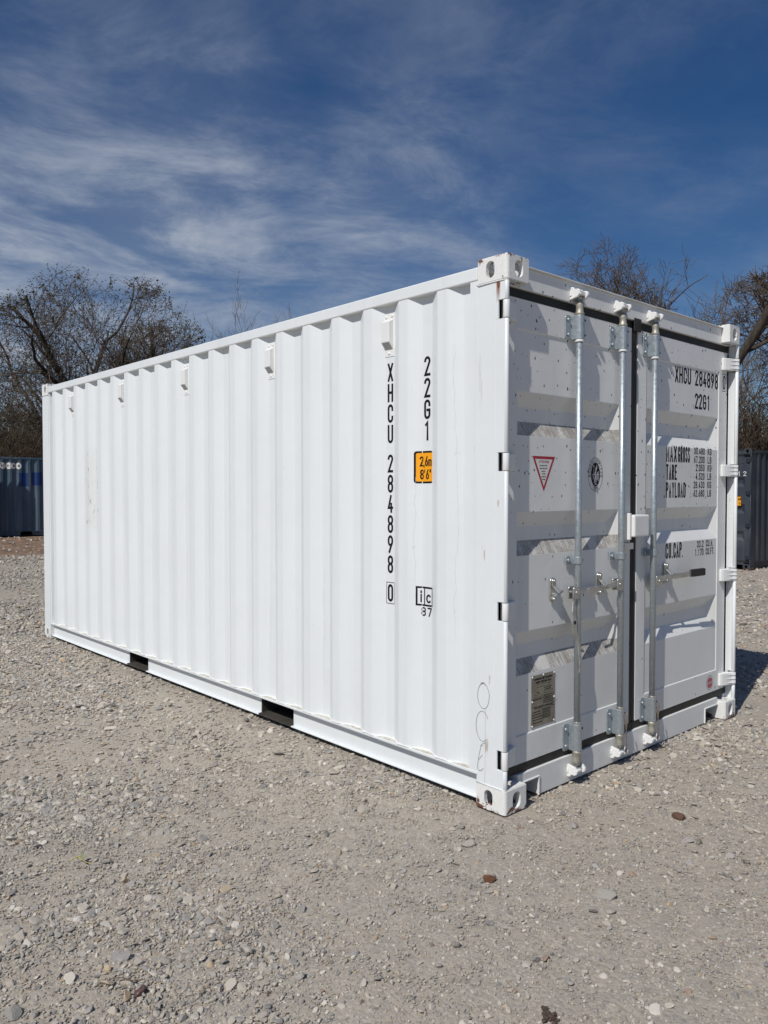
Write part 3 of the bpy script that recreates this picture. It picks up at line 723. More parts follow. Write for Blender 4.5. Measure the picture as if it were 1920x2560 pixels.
# ---- door furniture
RODS = [(0.613, doorL), (1.025, doorL), (1.372, doorR)]
XR = -0.025; RR = 0.0172
for k, (yr, dpar) in enumerate(RODS):
    mb = MB(); mb.tube([(XR, yr, 0.10), (XR, yr, 2.475)], RR, 18); mb.build('lock_rod', m_galv, dpar)
    for zc_, hh in ((2.338, 0.061), (0.238, 0.069)):
        mb = MB()
        arc = E(XR, 0, 0.025, 0.025, -90, 90, 8)
        prof = [(D + 0.001, -0.026)] + [(x, y) for x, y in arc] + [(D + 0.001, 0.026)]
        mb.prism([(x, y + yr) for x, y in prof], 'z', zc_ - hh, zc_ + hh)
        mb.build('rod_bracket', m_galv, dpar, bevel=0.002)
        mb = MB(); mb.prism([(a, b_) for a, b_ in rrect(yr - 0.074, yr - 0.0265, zc_ - hh, zc_ + hh, 0.012, 3)], 'x', D + 0.001, D + 0.008)
        mb.build('bracket_plate', m_galv, dpar, bevel=0.001)
        for zz in (-0.62, 0.62):
            mb = MB(); mb.tube([(D + 0.007, yr - 0.055, zc_ + hh * zz), (D + 0.018, yr - 0.055, zc_ + hh * zz)], [0.010, 0.007], 9); mb.build('plate_bolt', m_galv, dpar)
            mb = MB(); mb.tube([(XR + 0.010, yr + 0.0225, zc_ + hh * zz), (XR + 0.014, yr + 0.030, zc_ + hh * zz)], 0.006, 8); mb.build('bracket_bolt', m_rubber, dpar)
        mb = MB()
        s = 1 if zc_ > 1 else -1
        zin = zc_ - s * (hh + 0.006); mb.tube([(XR, yr, zin - 0.006), (XR, yr, zin + 0.006)], 0.023, 16)
        mb.build('rod_collar', m_hard if s > 0 else m_zinc, dpar, bevel=0.001)
        # cam neck
        zo = zc_ + s * hh
        mb = MB(); mb.tube([(XR, yr, zo), (XR, yr, zo + s * 0.012), (XR, yr, zo + s * 0.022), (XR, yr, zo + s * 0.040), (XR, yr, zo + s * 0.052), (XR, yr, zo + s * 0.075)],
                           [0.0235, 0.0235, 0.019, 0.018, 0.021, 0.016], 14)
        mb.build('cam_neck', m_neck, dpar)
        zk = 2.506 if s > 0 else 0.070
        mb = MB()
        mb.box(XR - 0.012, XR + 0.016, yr - 0.030, yr + 0.030, zk - 0.010, zk + 0.013, 0.004)
        mb.box(XR - 0.022, XR + 0.005, yr - 0.016, yr + 0.016, zk - 0.022 * s - 0.012, zk - 0.022 * s + 0.012, 0.004)
        mb.build('cam', m_zinc, dpar)
        for sg in (-1, 1):
            mb = MB()
            y0 = yr + sg * 0.036
            poly = [(-0.0535, zk - 0.030), (-0.010, zk - 0.020), (0.004, zk - 0.004), (0.004, zk + 0.012), (-0.008, zk + 0.020), (-0.030, zk + 0.020), (-0.036, zk + 0.032), (-0.0535, zk + 0.034)]
            if s < 0: poly = [(x, 2 * zk - z) for x, z in poly][::-1]
            b0 = min(y0, y0 + sg * 0.0); mb.prism([(a, b_) for a, b_ in poly], 'y', y0 - 0.009, y0 + 0.009)
            if sg < 0: mb.box(-0.010, 0.006, y0 - 0.006, y0 + 0.034, zk - 0.008 - 0.004 * s, zk + 0.006 - 0.004 * s, 0.003)
            mb.build('cam_keeper', m_hard, main, bevel=0.0035, seg=2)
        mb = MB(); mb.box(-0.0535, -0.043, yr - 0.050, yr + 0.050, zk - 0.012, zk + 0.012, 0.003); mb.build('keeper_plate', m_hard, main)
    # guide clamp
    mb = MB()
    zc_ = 1.152
    arc = E(XR, 0, 0.023, 0.023, -90, 90, 8)
    mb.prism([(D + 0.001, yr - 0.023)] + [(x, y + yr) for x, y in arc] + [(D + 0.001, yr + 0.023)], 'z', zc_ - 0.018, zc_ + 0.018)
    mb.box(D + 0.001, D + 0.009, yr - 0.062, yr - 0.023, zc_ - 0.022, zc_ + 0.022, 0.002)
    mb.tube([(D + 0.008, yr - 0.045, zc_), (D + 0.020, yr - 0.045, zc_)], 0.010, 8)
    mb.tube([(XR + 0.008, yr + 0.020, zc_), (XR + 0.010, yr + 0.031, zc_)], 0.006, 8)
    mb.build('rod_clamp', m_galv, dpar, bevel=0.0015)

def holder(yc, zc_, par):
    mb = MB()
    mb.prism(rrect(yc - 0.020, yc + 0.020, zc_ - 0.063, zc_ + 0.063, 0.019, 5), 'x', D + 0.001, D + 0.007)
    mb.prism(rrect(yc - 0.016, yc + 0.018, zc_ + 0.012, zc_ + 0.060, 0.015, 5), 'x', D + 0.010, D + 0.015)
    for zz in (0.045, -0.045): mb.tube([(D + 0.006, yc + 0.001, zc_ + zz), (D + 0.022, yc + 0.001, zc_ + zz)], [0.012, 0.009], 10)
    # folding tongue and lower hook
    mb.prism([(D + 0.010, zc_ + 0.022), (D + 0.016, zc_ + 0.022), (D + 0.050, zc_ - 0.004), (D + 0.060, zc_ + 0.004), (D + 0.062, zc_ - 0.004), (D + 0.050, zc_ - 0.014)], 'y', yc - 0.012, yc + 0.016)
    mb.prism([(D + 0.006, zc_ - 0.012), (D + 0.028, zc_ - 0.020), (D + 0.032, zc_ - 0.010), (D + 0.036, zc_ - 0.028), (D + 0.006, zc_ - 0.038)], 'y', yc - 0.004, yc + 0.018)
    mb.build('handle_holder', m_zinc, par, bevel=0.002)
holder(0.443, 1.010, doorL); holder(0.862, 1.008, doorL); holder(1.583, 1.016, doorR)
def hub(yr, sgn, zc_, par):
    mb = MB()
    for x0 in (XR - 0.020, XR + 0.010):
        mb.prism(rrect(*(sorted((yr + sgn * 0.008, yr + sgn * 0.062))), zc_ - 0.034, zc_ + 0.030, 0.010, 4), 'x', x0, x0 + 0.008)
    mb.tube([(XR - 0.022, yr + sgn * 0.038, zc_), (XR + 0.026, yr + sgn * 0.038, zc_)], 0.009, 10)
    mb.build('handle_hub', m_zinc, par, bevel=0.002)
def ribbon(mb, path, wdt, th):
    """bar following path of (x, y, z) lying mostly in the door plane, width in-plane, thickness along x"""
    P = [Vector(p) for p in path]; ra = []
    for i, p in enumerate(P):
        d = (P[min(i + 1, len(P) - 1)] - P[max(i - 1, 0)]); d2 = Vector((0, d.y, d.z)).normalized(); nrm = Vector((0, -d2.z, d2.y))
        ww = wdt[i] if isinstance(wdt, list) else wdt
        ra.append([mb.bm.verts.new(p + nrm * sgn * ww / 2 + Vector((tx, 0, 0))) for sgn, tx in ((-1, -th / 2), (1, -th / 2), (1, th / 2), (-1, th / 2))])
    for a, b_ in zip(ra, ra[1:]):
        for k in range(4): mb._f([a[k], a[(k + 1) % 4], b_[(k + 1) % 4], b_[k]])
    mb._f(ra[0][::-1]); mb._f(ra[-1])
# handle hanging down beside the first rod
hub(0.613, -1, 0.990, doorL)
mb = MB(); ribbon(mb, [(-0.022, 0.578, 1.000), (-0.022, 0.578, 0.940), (-0.016, 0.566, 0.890), (-0.012, 0.564, 0.840), (-0.012, 0.566, 0.790), (-0.014, 0.590, 0.750), (-0.010, 0.602, 0.715), (-0.004, 0.606, 0.640), (-0.004, 0.606, 0.575)],
                  [0.030, 0.030, 0.036, 0.040, 0.038, 0.030, 0.020, 0.020, 0.020], 0.007)
mb.tube([(-0.006, 0.566, 0.845), (-0.005, 0.566, 0.845)], 0.0, 6) if False else None
mb.build('lock_handle', m_zinc, doorL, bevel=0.002)
mb = MB(); mb.tube([(-0.0085, 0.565, 0.838), (-0.0070, 0.565, 0.838)], 0.010, 12); mb.build('handle_hole', m_rubber, doorL)
hub(1.025, -1, 1.000, doorL)
mb = MB(); ribbon(mb, [(-0.020, 0.992, 1.002), (-0.018, 0.940, 1.002), (-0.022, 0.900, 0.994), (-0.020, 0.850, 0.994), (-0.012, 0.800, 0.994), (-0.006, 0.672, 0.990)], [0.040, 0.036, 0.024, 0.026, 0.028, 0.030], 0.007)
mb.build('lock_handle', m_zinc, doorL, bevel=0.002)
hub(1.372, 1, 0.985, doorR)
mb = MB(); ribbon(mb, [(-0.020, 1.400, 0.990), (-0.018, 1.460, 0.992), (-0.014, 1.540, 1.000), (-0.010, 1.600, 0.998), (-0.004, 1.700, 1.000), (0.004, 1.800, 1.006)], [0.036, 0.034, 0.026, 0.030, 0.032, 0.032], 0.008)
mb.build('lock_handle', m_zinc, doorR, bevel=0.002)
mb = MB(); ribbon(mb, [(0.003, 1.770, 1.004), (0.004, 1.790, 1.005), (0.011, 1.920, 1.005), (0.012, 1.932, 1.005)], [0.040, 0.046, 0.046, 0.040], 0.020)
mb.build('handle_grip', m_grip, doorR, bevel=0.004)
# lock box
mb = MB(); mb.box(-0.055, 0.014, 1.098, 1.256, 1.252, 1.374, 0.012, 4); mb.build('lock_box', m_hard, doorR)
mb = MB(); mb.box(-0.064, -0.004, 1.078, 1.0955, 1.238, 1.384, 0.003, 2); mb.build('lock_box_flange', m_hard, doorL)
mb = MB(); mb.box(-0.064, -0.040, 1.120, 1.180, 1.180, 1.216, 0.002); mb.build('lock_box_tab', m_hard, doorL)
# cords hanging by the lower brackets
for yr, par in ((1.025, doorL), (1.372, doorR)):
    for off in (0.0, 1.0):
        pts = []; rs = random.Random(int(yr * 100 + off))
        base = [(-0.030, yr - 0.030, 0.325), (-0.004, yr - 0.010, 0.290), (0.004, yr + 0.008, 0.245), (0.006, yr + 0.016, 0.190), (0.006, yr + 0.018, 0.130), (0.002, yr + 0.020, 0.062)] if off == 0 else \
               [(0.000, yr + 0.026, 0.285), (0.006, yr + 0.026, 0.255), (0.006, yr + 0.018, 0.215), (0.007, yr + 0.014, 0.170), (0.004, yr + 0.021, 0.110), (0.000, yr + 0.016, 0.070)]
        mb = MB(); mb.tube([Vector(b_) for b_ in base], 0.0032, 6); mb.build('seal_cord', m_rope, par, smooth=True)

# ---- prints on the doors
XD = D + 0.0004
fd = doorxf(XD); f5 = doorxf(D - 0.005 + 0.0004)
mb = MB()
fit(mb, 'XHCU', 1.692, 1.898, 2.168, 0.100, 0.0140, f5); fit(mb, '284898', 1.950, 2.268, 2.170, 0.097, 0.0140, f5)
mb.build('number_lettering', m_black, doorR, normals=False)
mb = MB()
fit(mb, '0', 2.328, 2.364, 2.176, 0.094, 0.0120, fd)
stroke(mb, [(2.317, 2.166), (2.376, 2.166), (2.376, 2.280), (2.317, 2.280)], 0.0016, True, fd)
mb.build('check_digit_lettering', m_black, doorR, normals=False)
mb = MB(); fit(mb, '22G1', 1.949, 2.160, 2.026, 0.097, 0.0140, f5)
mb.build('type_lettering', m_black, doorR, normals=False)
mb = MB(); f5 = doorxf(D - 0.005 + 0.0004)
fit(mb, 'MAX', 1.594, 1.727, 1.682, 0.100, 0.0125, f5); fit(mb, 'GROSS', 1.740, 1.893, 1.682, 0.100, 0.0112, f5)
fit(mb, 'TARE', 1.595, 1.730, 1.574, 0.094, 0.0125, f5); fit(mb, 'PAYLOAD', 1.595, 1.842, 1.466, 0.094, 0.0118, f5)
mb.build('weight_lettering', m_black, doorR, normals=False)
mb = MB(); mb2 = MB()
for (a, b_, z, u0) in (('30.480', 'KG', 1.738, 1.946), ('67.200', 'LB', 1.684, 1.946), ('2.050', 'KG', 1.632, 1.972), ('4.520', 'LB', 1.578, 1.972), ('28.430', 'KG', 1.524, 1.944), ('62.680', 'LB', 1.470, 1.944)):
    fit(mb, a, u0, 2.090, z, 0.044, 0.0068, f5); fit(mb2, b_, 2.132, 2.186, z, 0.044, 0.0068, f5)
mb2.build('unit_lettering', m_black, doorR, normals=False)
mb.build('weight_lettering', m_black, doorR, normals=False); mb = MB()
fit(mb, 'CU.CAP', 1.598, 1.798, 1.097, 0.095, 0.0125, f5); text(mb, '.', 1.800, 1.097, 0.03, 0.05, 0.02, 0.010, f5)
fit(mb, '33.2', 1.998, 2.088, 1.146, 0.044, 0.0068, f5); fit(mb, 'CU.M.', 2.122, 2.222, 1.146, 0.044, 0.0068, f5)
fit(mb, '1.170', 1.972, 2.088, 1.094, 0.044, 0.0068, f5); fit(mb, 'CU.FT.', 2.120, 2.240, 1.094, 0.044, 0.0068, f5)
mb.build('capacity_lettering', m_black, doorR, normals=False)
# red warning triangle
mb = MB()
stroke(mb, [(0.296, 1.672), (0.461, 1.672), (0.3785, 1.517)], 0.0068, True, f5)
mb.build('warning_triangle', m_red, doorL, normals=False)
mb = MB(); fit(mb, 'ATTENTION', 0.338, 0.420, 1.646, 0.012, 0.0022, f5); mb.build('warning_heading', m_red, doorL, normals=False)
mb = MB()
rs = random.Random(11)
for (a, b_, z) in ((0.346, 0.411, 1.633), (0.346, 0.411, 1.619), (0.362, 0.395, 1.605), (0.368, 0.389, 1.592), (0.360, 0.397, 1.578), (0.368, 0.389, 1.565)):
    u = a
    while u < b_ - 0.004:
        ww = rs.uniform(0.003, 0.008); stroke(mb, [(u, z), (min(u + ww, b_), z)], 0.0022, False, f5); u += ww + 0.0075
mb.build('warning_small_print', m_black, doorL, normals=False)
# oval survey emblem
f6 = doorxf(D - 0.005 + 0.0010)
cy, cz = 0.8375, 1.595
mb = MB(); stroke(mb, E(cy, cz, 0.0690, 0.0900, 0, 354, 48), 0.0012, True, f5)
for i, ch_ in enumerate('BUREAU VERITAS'):
    a = 185 - i * (190 / 13.0)
    ex, ez = cy + 0.0565 * math.cos(R(a)), cz + 0.0755 * math.sin(R(a)); rot = R(a - 90)
    if ch_ == ' ': continue
    for closed, pts in GL[ch_]:
        pp = [((px - .5) * 0.010, (py - .5) * 0.016) for px, py in pts]
        pp = [(ex + u * math.cos(rot) - v * math.sin(rot), ez + u * math.sin(rot) + v * math.cos(rot)) for u, v in pp]
        stroke(mb, pp, 0.0012, closed, f5)
for i, ch_ in enumerate('1828'):
    a = 252 + i * 12
    ex, ez = cy + 0.056 * math.cos(R(a)), cz + 0.0755 * math.sin(R(a)); rot = R(a + 90)
    for closed, pts in GL[ch_]:
        pp = [((px - .5) * 0.009, (py - .5) * 0.015) for px, py in pts]
        pp = [(ex + u * math.cos(rot) - v * math.sin(rot), ez + u * math.sin(rot) + v * math.cos(rot)) for u, v in pp]
        stroke(mb, pp, 0.0012, closed, f5)
mb.poly([f5(u, v) for u, v in E(cy, cz, 0.043, 0.064, 0, 351, 39)])
mb.build('emblem_print', m_black, doorL, normals=False)
mb = MB(); sx, sz = 0.043 / 75.0, 0.064 / 98.0     # figure in emblem units
def fig(pts, hw): stroke(mb, [(cy + u * sx, cz + v * sz) for u, v in pts], hw, False, f6)
fig([(4, 40), (0, 10), (-8, -20), (-20, -62)], 0.0042); fig([(2, -10), (6, -58)], 0.0036)
fig([(2, 30), (18, 50), (20, 76)], 0.0022); fig([(0, 28), (-22, 6), (-32, 14)], 0.0022)
mb.poly([f6(cy + u * sx, cz + v * sz) for u, v in E(5, 52, 8, 9, 0, 340, 12)])
fig([(-30, 20), (-30, 60)], 0.0018); mb.poly([f6(cy + u * sx, cz + v * sz) for u, v in E(-30, 64, 7, 14, 0, 340, 12)])
fig([(-50, -2), (-16, -2)], 0.0026); fig([(18, -2), (54, -2)], 0.0026)
fig([(-46, -16), (-40, -42), (-34, -16)], 0.0018); fig([(22, -14), (22, -40)], 0.0022); fig([(36, -14), (46, -22), (36, -34), (46, -52)], 0.0024)
fig([(28, 20), (28, 8), (44, 8), (44, 24)], 0.0018); fig([(-14, -78), (14, -78)], 0.0022); fig([(0, -68), (0, -82)], 0.0020)
mb.build('emblem_figure', m_paper, doorL, normals=False)
# data plate
mb = MB(); mb.box(D - 0.005, D - 0.002, 0.284, 0.478, 0.340, 0.597, 0.0)
plate = mb.build('data_plate', m_plate, doorL, bevel=0.002); tag(plate, 'tarnished metal approval plate with rivets')
fp = doorxf(D - 0.0014)
mb = MB()
fit(mb, 'APPROVED FOR TRANSPORT', 0.306, 0.456, 0.570, 0.011, 0.0022, fp); fit(mb, 'UNDER CUSTOMS SEAL', 0.318, 0.446, 0.554, 0.011, 0.0022, fp)
stroke(mb, [(0.330, 0.535), (0.432, 0.535), (0.432, 0.548), (0.330, 0.548)], 0.0006, True, fp)
fit(mb, 'TYPE', 0.325, 0.345, 0.505, 0.006, 0.0014, fp)
for r_ in ((0.304, 0.366, 0.486, 0.497), (0.388, 0.458, 0.497, 0.509), (0.336, 0.436, 0.424, 0.432), (0.372, 0.440, 0.411, 0.422), (0.372, 0.440, 0.398, 0.409), (0.372, 0.440, 0.385, 0.396), (0.372, 0.440, 0.372, 0.383), (0.446, 0.472, 0.414, 0.442)):
    stroke(mb, [(r_[0], r_[2]), (r_[1], r_[2]), (r_[1], r_[3]), (r_[0], r_[3])], 0.0005, True, fp)
stroke(mb, [(0.288, 0.480), (0.380, 0.480), (0.380, 0.440), (0.474, 0.440)], 0.0006, False, fp); stroke(mb, [(0.288, 0.440), (0.380, 0.440)], 0.0006, False, fp)
fit(mb, 'CSC SAFETY APPROVAL', 0.306, 0.452, 0.430, 0.008, 0.0017, fp)
rs = random.Random(21)
for (a, b_, z) in ((0.388, 0.452, 0.526), (0.392, 0.448, 0.516), (0.384, 0.470, 0.486), (0.388, 0.464, 0.476), (0.390, 0.460, 0.468), (0.384, 0.470, 0.459), (0.386, 0.466, 0.450), (0.292, 0.364, 0.475),
                   (0.294, 0.366, 0.414), (0.294, 0.360, 0.401), (0.294, 0.368, 0.388), (0.294, 0.368, 0.375), (0.294, 0.372, 0.360), (0.376, 0.436, 0.416), (0.376, 0.436, 0.403), (0.376, 0.436, 0.390), (0.376, 0.436, 0.377), (0.450, 0.470, 0.434), (0.450, 0.470, 0.426)):
    u = a
    while u < b_ - 0.003:
        ww = rs.uniform(0.006, 0.018); stroke(mb, [(u, z), (min(u + ww, b_), z)], 0.0017, False, fp); u += ww + 0.005
mb.build('plate_lettering', m_black, doorL, normals=False)
for (yy, zz) in ((0.291, 0.590), (0.381, 0.591), (0.471, 0.590), (0.291, 0.468), (0.472, 0.466), (0.291, 0.347), (0.471, 0.347)):
    mb = MB(); mb.tube([(D - 0.003, yy, zz), (D + 0.001, yy, zz)], [0.0062, 0.0035], 8); mb.build('plate_rivet', m_hard, doorL)
# red round maker's mark
cy, cz = 2.186, 0.2515
fr = doorxf(D + 0.0004); fr2 = doorxf(D + 0.0008); fr3 = doorxf(D + 0.0012)
mb = MB(); mb.poly([fr(u, v) for u, v in E(cy, cz, 0.049, 0.049, 0, 350, 36)]); mb.build('maker_mark_ring', simple('grey_ring', (0.30, 0.29, 0.30), 0.5), doorR)
mb = MB(); mb.poly([fr2(u, v) for u, v in E(cy, cz, 0.045, 0.045, 0, 350, 36)]); mb.build('maker_mark_ground', m_paper, doorR)
mb = MB(); mb.poly([fr3(u, v) for u, v in E(cy, cz, 0.036, 0.036, 0, 350, 36)]); mb.build('maker_mark_disc', m_red, doorR)
mb = MB(); fr4 = doorxf(D + 0.0016)
fit(mb, 'XHC', cy - 0.040, cy + 0.040, cz - 0.009, 0.018, 0.0040, fr4); stroke(mb, [(cy, cz + 0.036), (cy, cz + 0.008)], 0.0022, False, fr4); stroke(mb, [(cy, cz - 0.036), (cy, cz - 0.008)], 0.0022, False, fr4)
mb.build('maker_mark_lettering', m_paper, doorR, normals=False)

# ------------------------------------------------------------------ the other containers
def other(name, label, pos, rz, col, fade=None, grime=1.0, rust=0.6):
    r = empty(name, pos, rz); tag(r, label, 'shipping container')
    body = paint(name + '_paint', col, grime=grime * 0.35, fade=fade, rough=0.5)
    dk = tuple(c * 0.85 for c in col)
    hw = simple(name + '_hardware', dk, 0.5, 0.1, 0.3, 20)
    Pm = dict(body=body, door=body, header=body, casting=casting_mat(name + '_casting', dk), hardware=hw)
    lp, ds = build_container(r, Pm, detail=False)
    return r, lp, ds, hw
# dark grey container on the right: door end faces -y, right edge of its doors in view
rz = R(-90)
def place(local, world, rz):
    c, s = math.cos(rz), math.sin(rz)
    return (world[0] - (c * local[0] - s * local[1]), world[1] - (s * local[0] + c * local[1]), world[2] - local[2])
rz = R(-92)
dark, dlp, dds, dhw = other('stacked_away_container', 'dark slate grey shipping container standing behind the white one at right', place((0, W_, 0), (-4.80, 14.15, -0.18), rz), rz, (0.033, 0.041, 0.056))
dark.name = 'shipping_container'
m_lt = simple('pale_print', (0.62, 0.62, 0.60), 0.6)
mb = MB(); text(mb, '1', 2.115, 2.005, 0.07, 0.10, 0.1, 0.016, doorxf(XD)); text(mb, '2', 2.235, 2.005, 0.07, 0.10, 0.1, 0.016, doorxf(XD)); mb.build('number_lettering', m_lt, dds[1], normals=False)
mb = MB(); mb.poly([doorxf(D + 0.001)(u, v) for u, v in rrect(2.055, 2.205, 1.36, 1.57, 0.02)]); mb.build('height_sticker', m_yellow, dds[1])
mb = MB(); f9 = doorxf(D + 0.0020)
stroke(mb, rrect(2.058, 2.202, 1.363, 1.567, 0.018), 0.006, True, f9); fit(mb, '2.6m', 2.075, 2.19, 1.48, 0.06, 0.010, f9); fit(mb, "8'6", 2.075, 2.185, 1.39, 0.06, 0.010, f9); mb.build('height_lettering', m_black, dds[1], normals=False)
for yr in (0.35, 0.80, 1.64, 2.02):
    mb = MB(); mb.tube([(XR, yr, 0.10), (XR, yr, 2.50)], RR, 10)
    for zc_ in (0.24, 1.15, 2.34): mb.box(D, XR + 0.024, yr - 0.03, yr + 0.03, zc_ - 0.05, zc_ + 0.05, 0.004)
    for zc_ in (0.08, 2.50): mb.box(-0.053, 0.0, yr - 0.04, yr + 0.04, zc_ - 0.025, zc_ + 0.025, 0.004)
    mb.build('lock_rod', dhw, dds[0] if yr < 1.2 else dds[1])
# faded blue container on the left: long side faces +x
rz = R(90)
blue, blp, bds, bhw = other('faded_blue_container', 'faded streaky blue shipping container with white lettering at far left', place((0, 0, 0), (-24.40, 7.6, 0.03), rz), rz, (0.050, 0.098, 0.150), fade=(0.135, 0.185, 0.220))
blue.name = 'shipping_container'
m_bw = simple('white_logo_print', (0.85, 0.85, 0.80), 0.6)
def blx(worldy): return worldy - 7.6
mb = MB(); u = blx(4.76)
for ch_, ww in (('S', .150), ('e', .165), ('a', .165), ('c', .150), ('o', .170)):
    for closed, pts in GL[ch_]:
        if ch_ == 'S': stroke(mb, [(u + 0.03 + px * (ww - .06), 2.175 + 0.02 + py * 0.23) for px, py in pts], 0.030, closed, f0)
        else: stroke(mb, [(u + 0.03 + px * (ww - .06), 2.175 + 0.03 + py * 0.15) for px, py in pts], 0.030, closed, f0)
    u += ww - 0.002
wrap_to_profile(mb, 0.004); mb.build('logo_lettering', m_bw, blp, normals=False)
m_patch = simple('deep_blue_patch', (0.010, 0.040, 0.170), 0.5)
for a, b_, z0, z1 in ((5.47, 5.75, 1.62, 2.06), (5.87, 6.20, 1.66, 2.08)):
    mb = MB(); mb.poly([(blx(x), 0, z) for x, z in ((a, z0), (b_, z0), (b_, z1), (a, z1))]); wrap_to_profile(mb, 0.003); mb.build('painted_patch', m_patch, blp)

# added slab, door-leaf shaped and out of view, casting shade on the blue container
sp = empty('door_leaf', (-24.16, 4.80, 0.03)); tag(sp, 'added dark slab shaped like a door leaf, unseen left of the frame, shading the blue container', 'door')
mb = MB(); mb.box(-0.05, 0.05, -1.18, 0.0, 0.0, 2.58, 0.01); mb.build('leaf', simple('shade_slab_paint', (0.035, 0.040, 0.050), 0.6), sp)
mb = MB(); mb.tube([(0.07, -0.35, 0.05), (0.07, -0.35, 2.5)], 0.018, 10); mb.build('lock_rod', m_galv, sp)
mb = MB(); mb.tube([(0.07, -0.80, 0.05), (0.07, -0.80, 2.5)], 0.018, 10); mb.build('lock_rod', m_galv, sp)

# ------------------------------------------------------------------ ground
rng = np.random.default_rng(4)
_perm = rng.random((257, 257))
def vnoise(x, y, s, seed=0):
    x = np.asarray(x, float) * s + 37.1 * seed + 11.3; y = np.asarray(y, float) * s + 17.7 * seed + 5.9
    xi = np.floor(x).astype(int); yi = np.floor(y).astype(int); fx = x - xi; fy = y - yi
    fx = fx * fx * (3 - 2 * fx); fy = fy * fy * (3 - 2 * fy)
    g = lambda a, b_: _perm[a % 256, b_ % 256]
    return (g(xi, yi) * (1 - fx) + g(xi + 1, yi) * fx) * (1 - fy) + (g(xi, yi + 1) * (1 - fx) + g(xi + 1, yi + 1) * fx) * fy
def fbm(x, y, s, o=4, seed=0):
    t_ = 0; a = 0.5
    for k in range(o): t_ = t_ + a * vnoise(x, y, s * 2 ** k, seed + k); a *= 0.5
    return t_ / (1 - 0.5 ** o)
def gz(x, y):
    x = np.asarray(x, float); y = np.asarray(y, float)
    h = 0.045 * (fbm(x, y, 0.55, 4, 1) - 0.5) + 0.012 * (fbm(x, y, 3.5, 3, 9) - 0.5)
    # flattened and slightly lower around the container's feet
    dx = np.maximum(np.maximum(-6.2 - x, x - 0.15), 0); dy = np.maximum(np.maximum(-0.15 - y, y - 2.6), 0)
    near = np.clip(1 - np.hypot(dx, dy) / 1.2, 0, 1)
    h = h * (1 - 0.8 * near) - 0.006
    d1 = np.hypot(x + 4.8, y - 14.3); h = h - 0.19 * np.clip(1.6 - d1 / 6.0, 0, 1) ** 1 * (y > 0)
    return h + 0.03 * np.clip((-x - 14) / 10, 0, 1)
def axis(lo, hi, f0_, f1_, fine, grow=1.13):
    a = list(np.arange(f0_, f1_ + fine / 2, fine)); s = fine
    x = a[-1]
    while x < hi: s *= grow; x += s; a.append(x)
    s = fine; x = a[0]
    while x > lo: s *= grow; x -= s; a.insert(0, x)
    return np.array(a)
gx = axis(-420, 400, -4.5, 3.2, 0.028); gy = axis(-400, 420, -3.2, 5.0, 0.028)
GX, GY = np.meshgrid(gx, gy, indexing='ij')
GZ = gz(GX, GY) + 0.006 * (vnoise(GX, GY, 14.0, 3) - 0.5) + 0.004 * (vnoise(GX, GY, 30.0, 5) - 0.5)
nv = np.stack([GX.ravel(), GY.ravel(), GZ.ravel()], 1)
ny = len(gy); ii, jj = np.meshgrid(np.arange(len(gx) - 1), np.arange(ny - 1), indexing='ij')
b0 = (ii * ny + jj).ravel(); quads = np.stack([b0, b0 + ny, b0 + ny + 1, b0 + 1], 1)
def np_mesh(name, verts, faces):
    me = bpy.data.meshes.new(name); n = len(faces); k = faces.shape[1]
    me.vertices.add(len(verts)); me.vertices.foreach_set('co', np.ascontiguousarray(verts, dtype=np.float32).ravel())
    me.loops.add(n * k); me.loops.foreach_set('vertex_index', np.ascontiguousarray(faces, dtype=np.int32).ravel())
    me.polygons.add(n); me.polygons.foreach_set('loop_start', np.arange(0, n * k, k, dtype=np.int32)); me.polygons.foreach_set('loop_total', np.full(n, k, dtype=np.int32))
    me.update(calc_edges=True); return me
gm = np_mesh('ground', nv, quads)
for p in gm.polygons: pass
gm.polygons.foreach_set('use_smooth', np.ones(len(quads), dtype=bool))
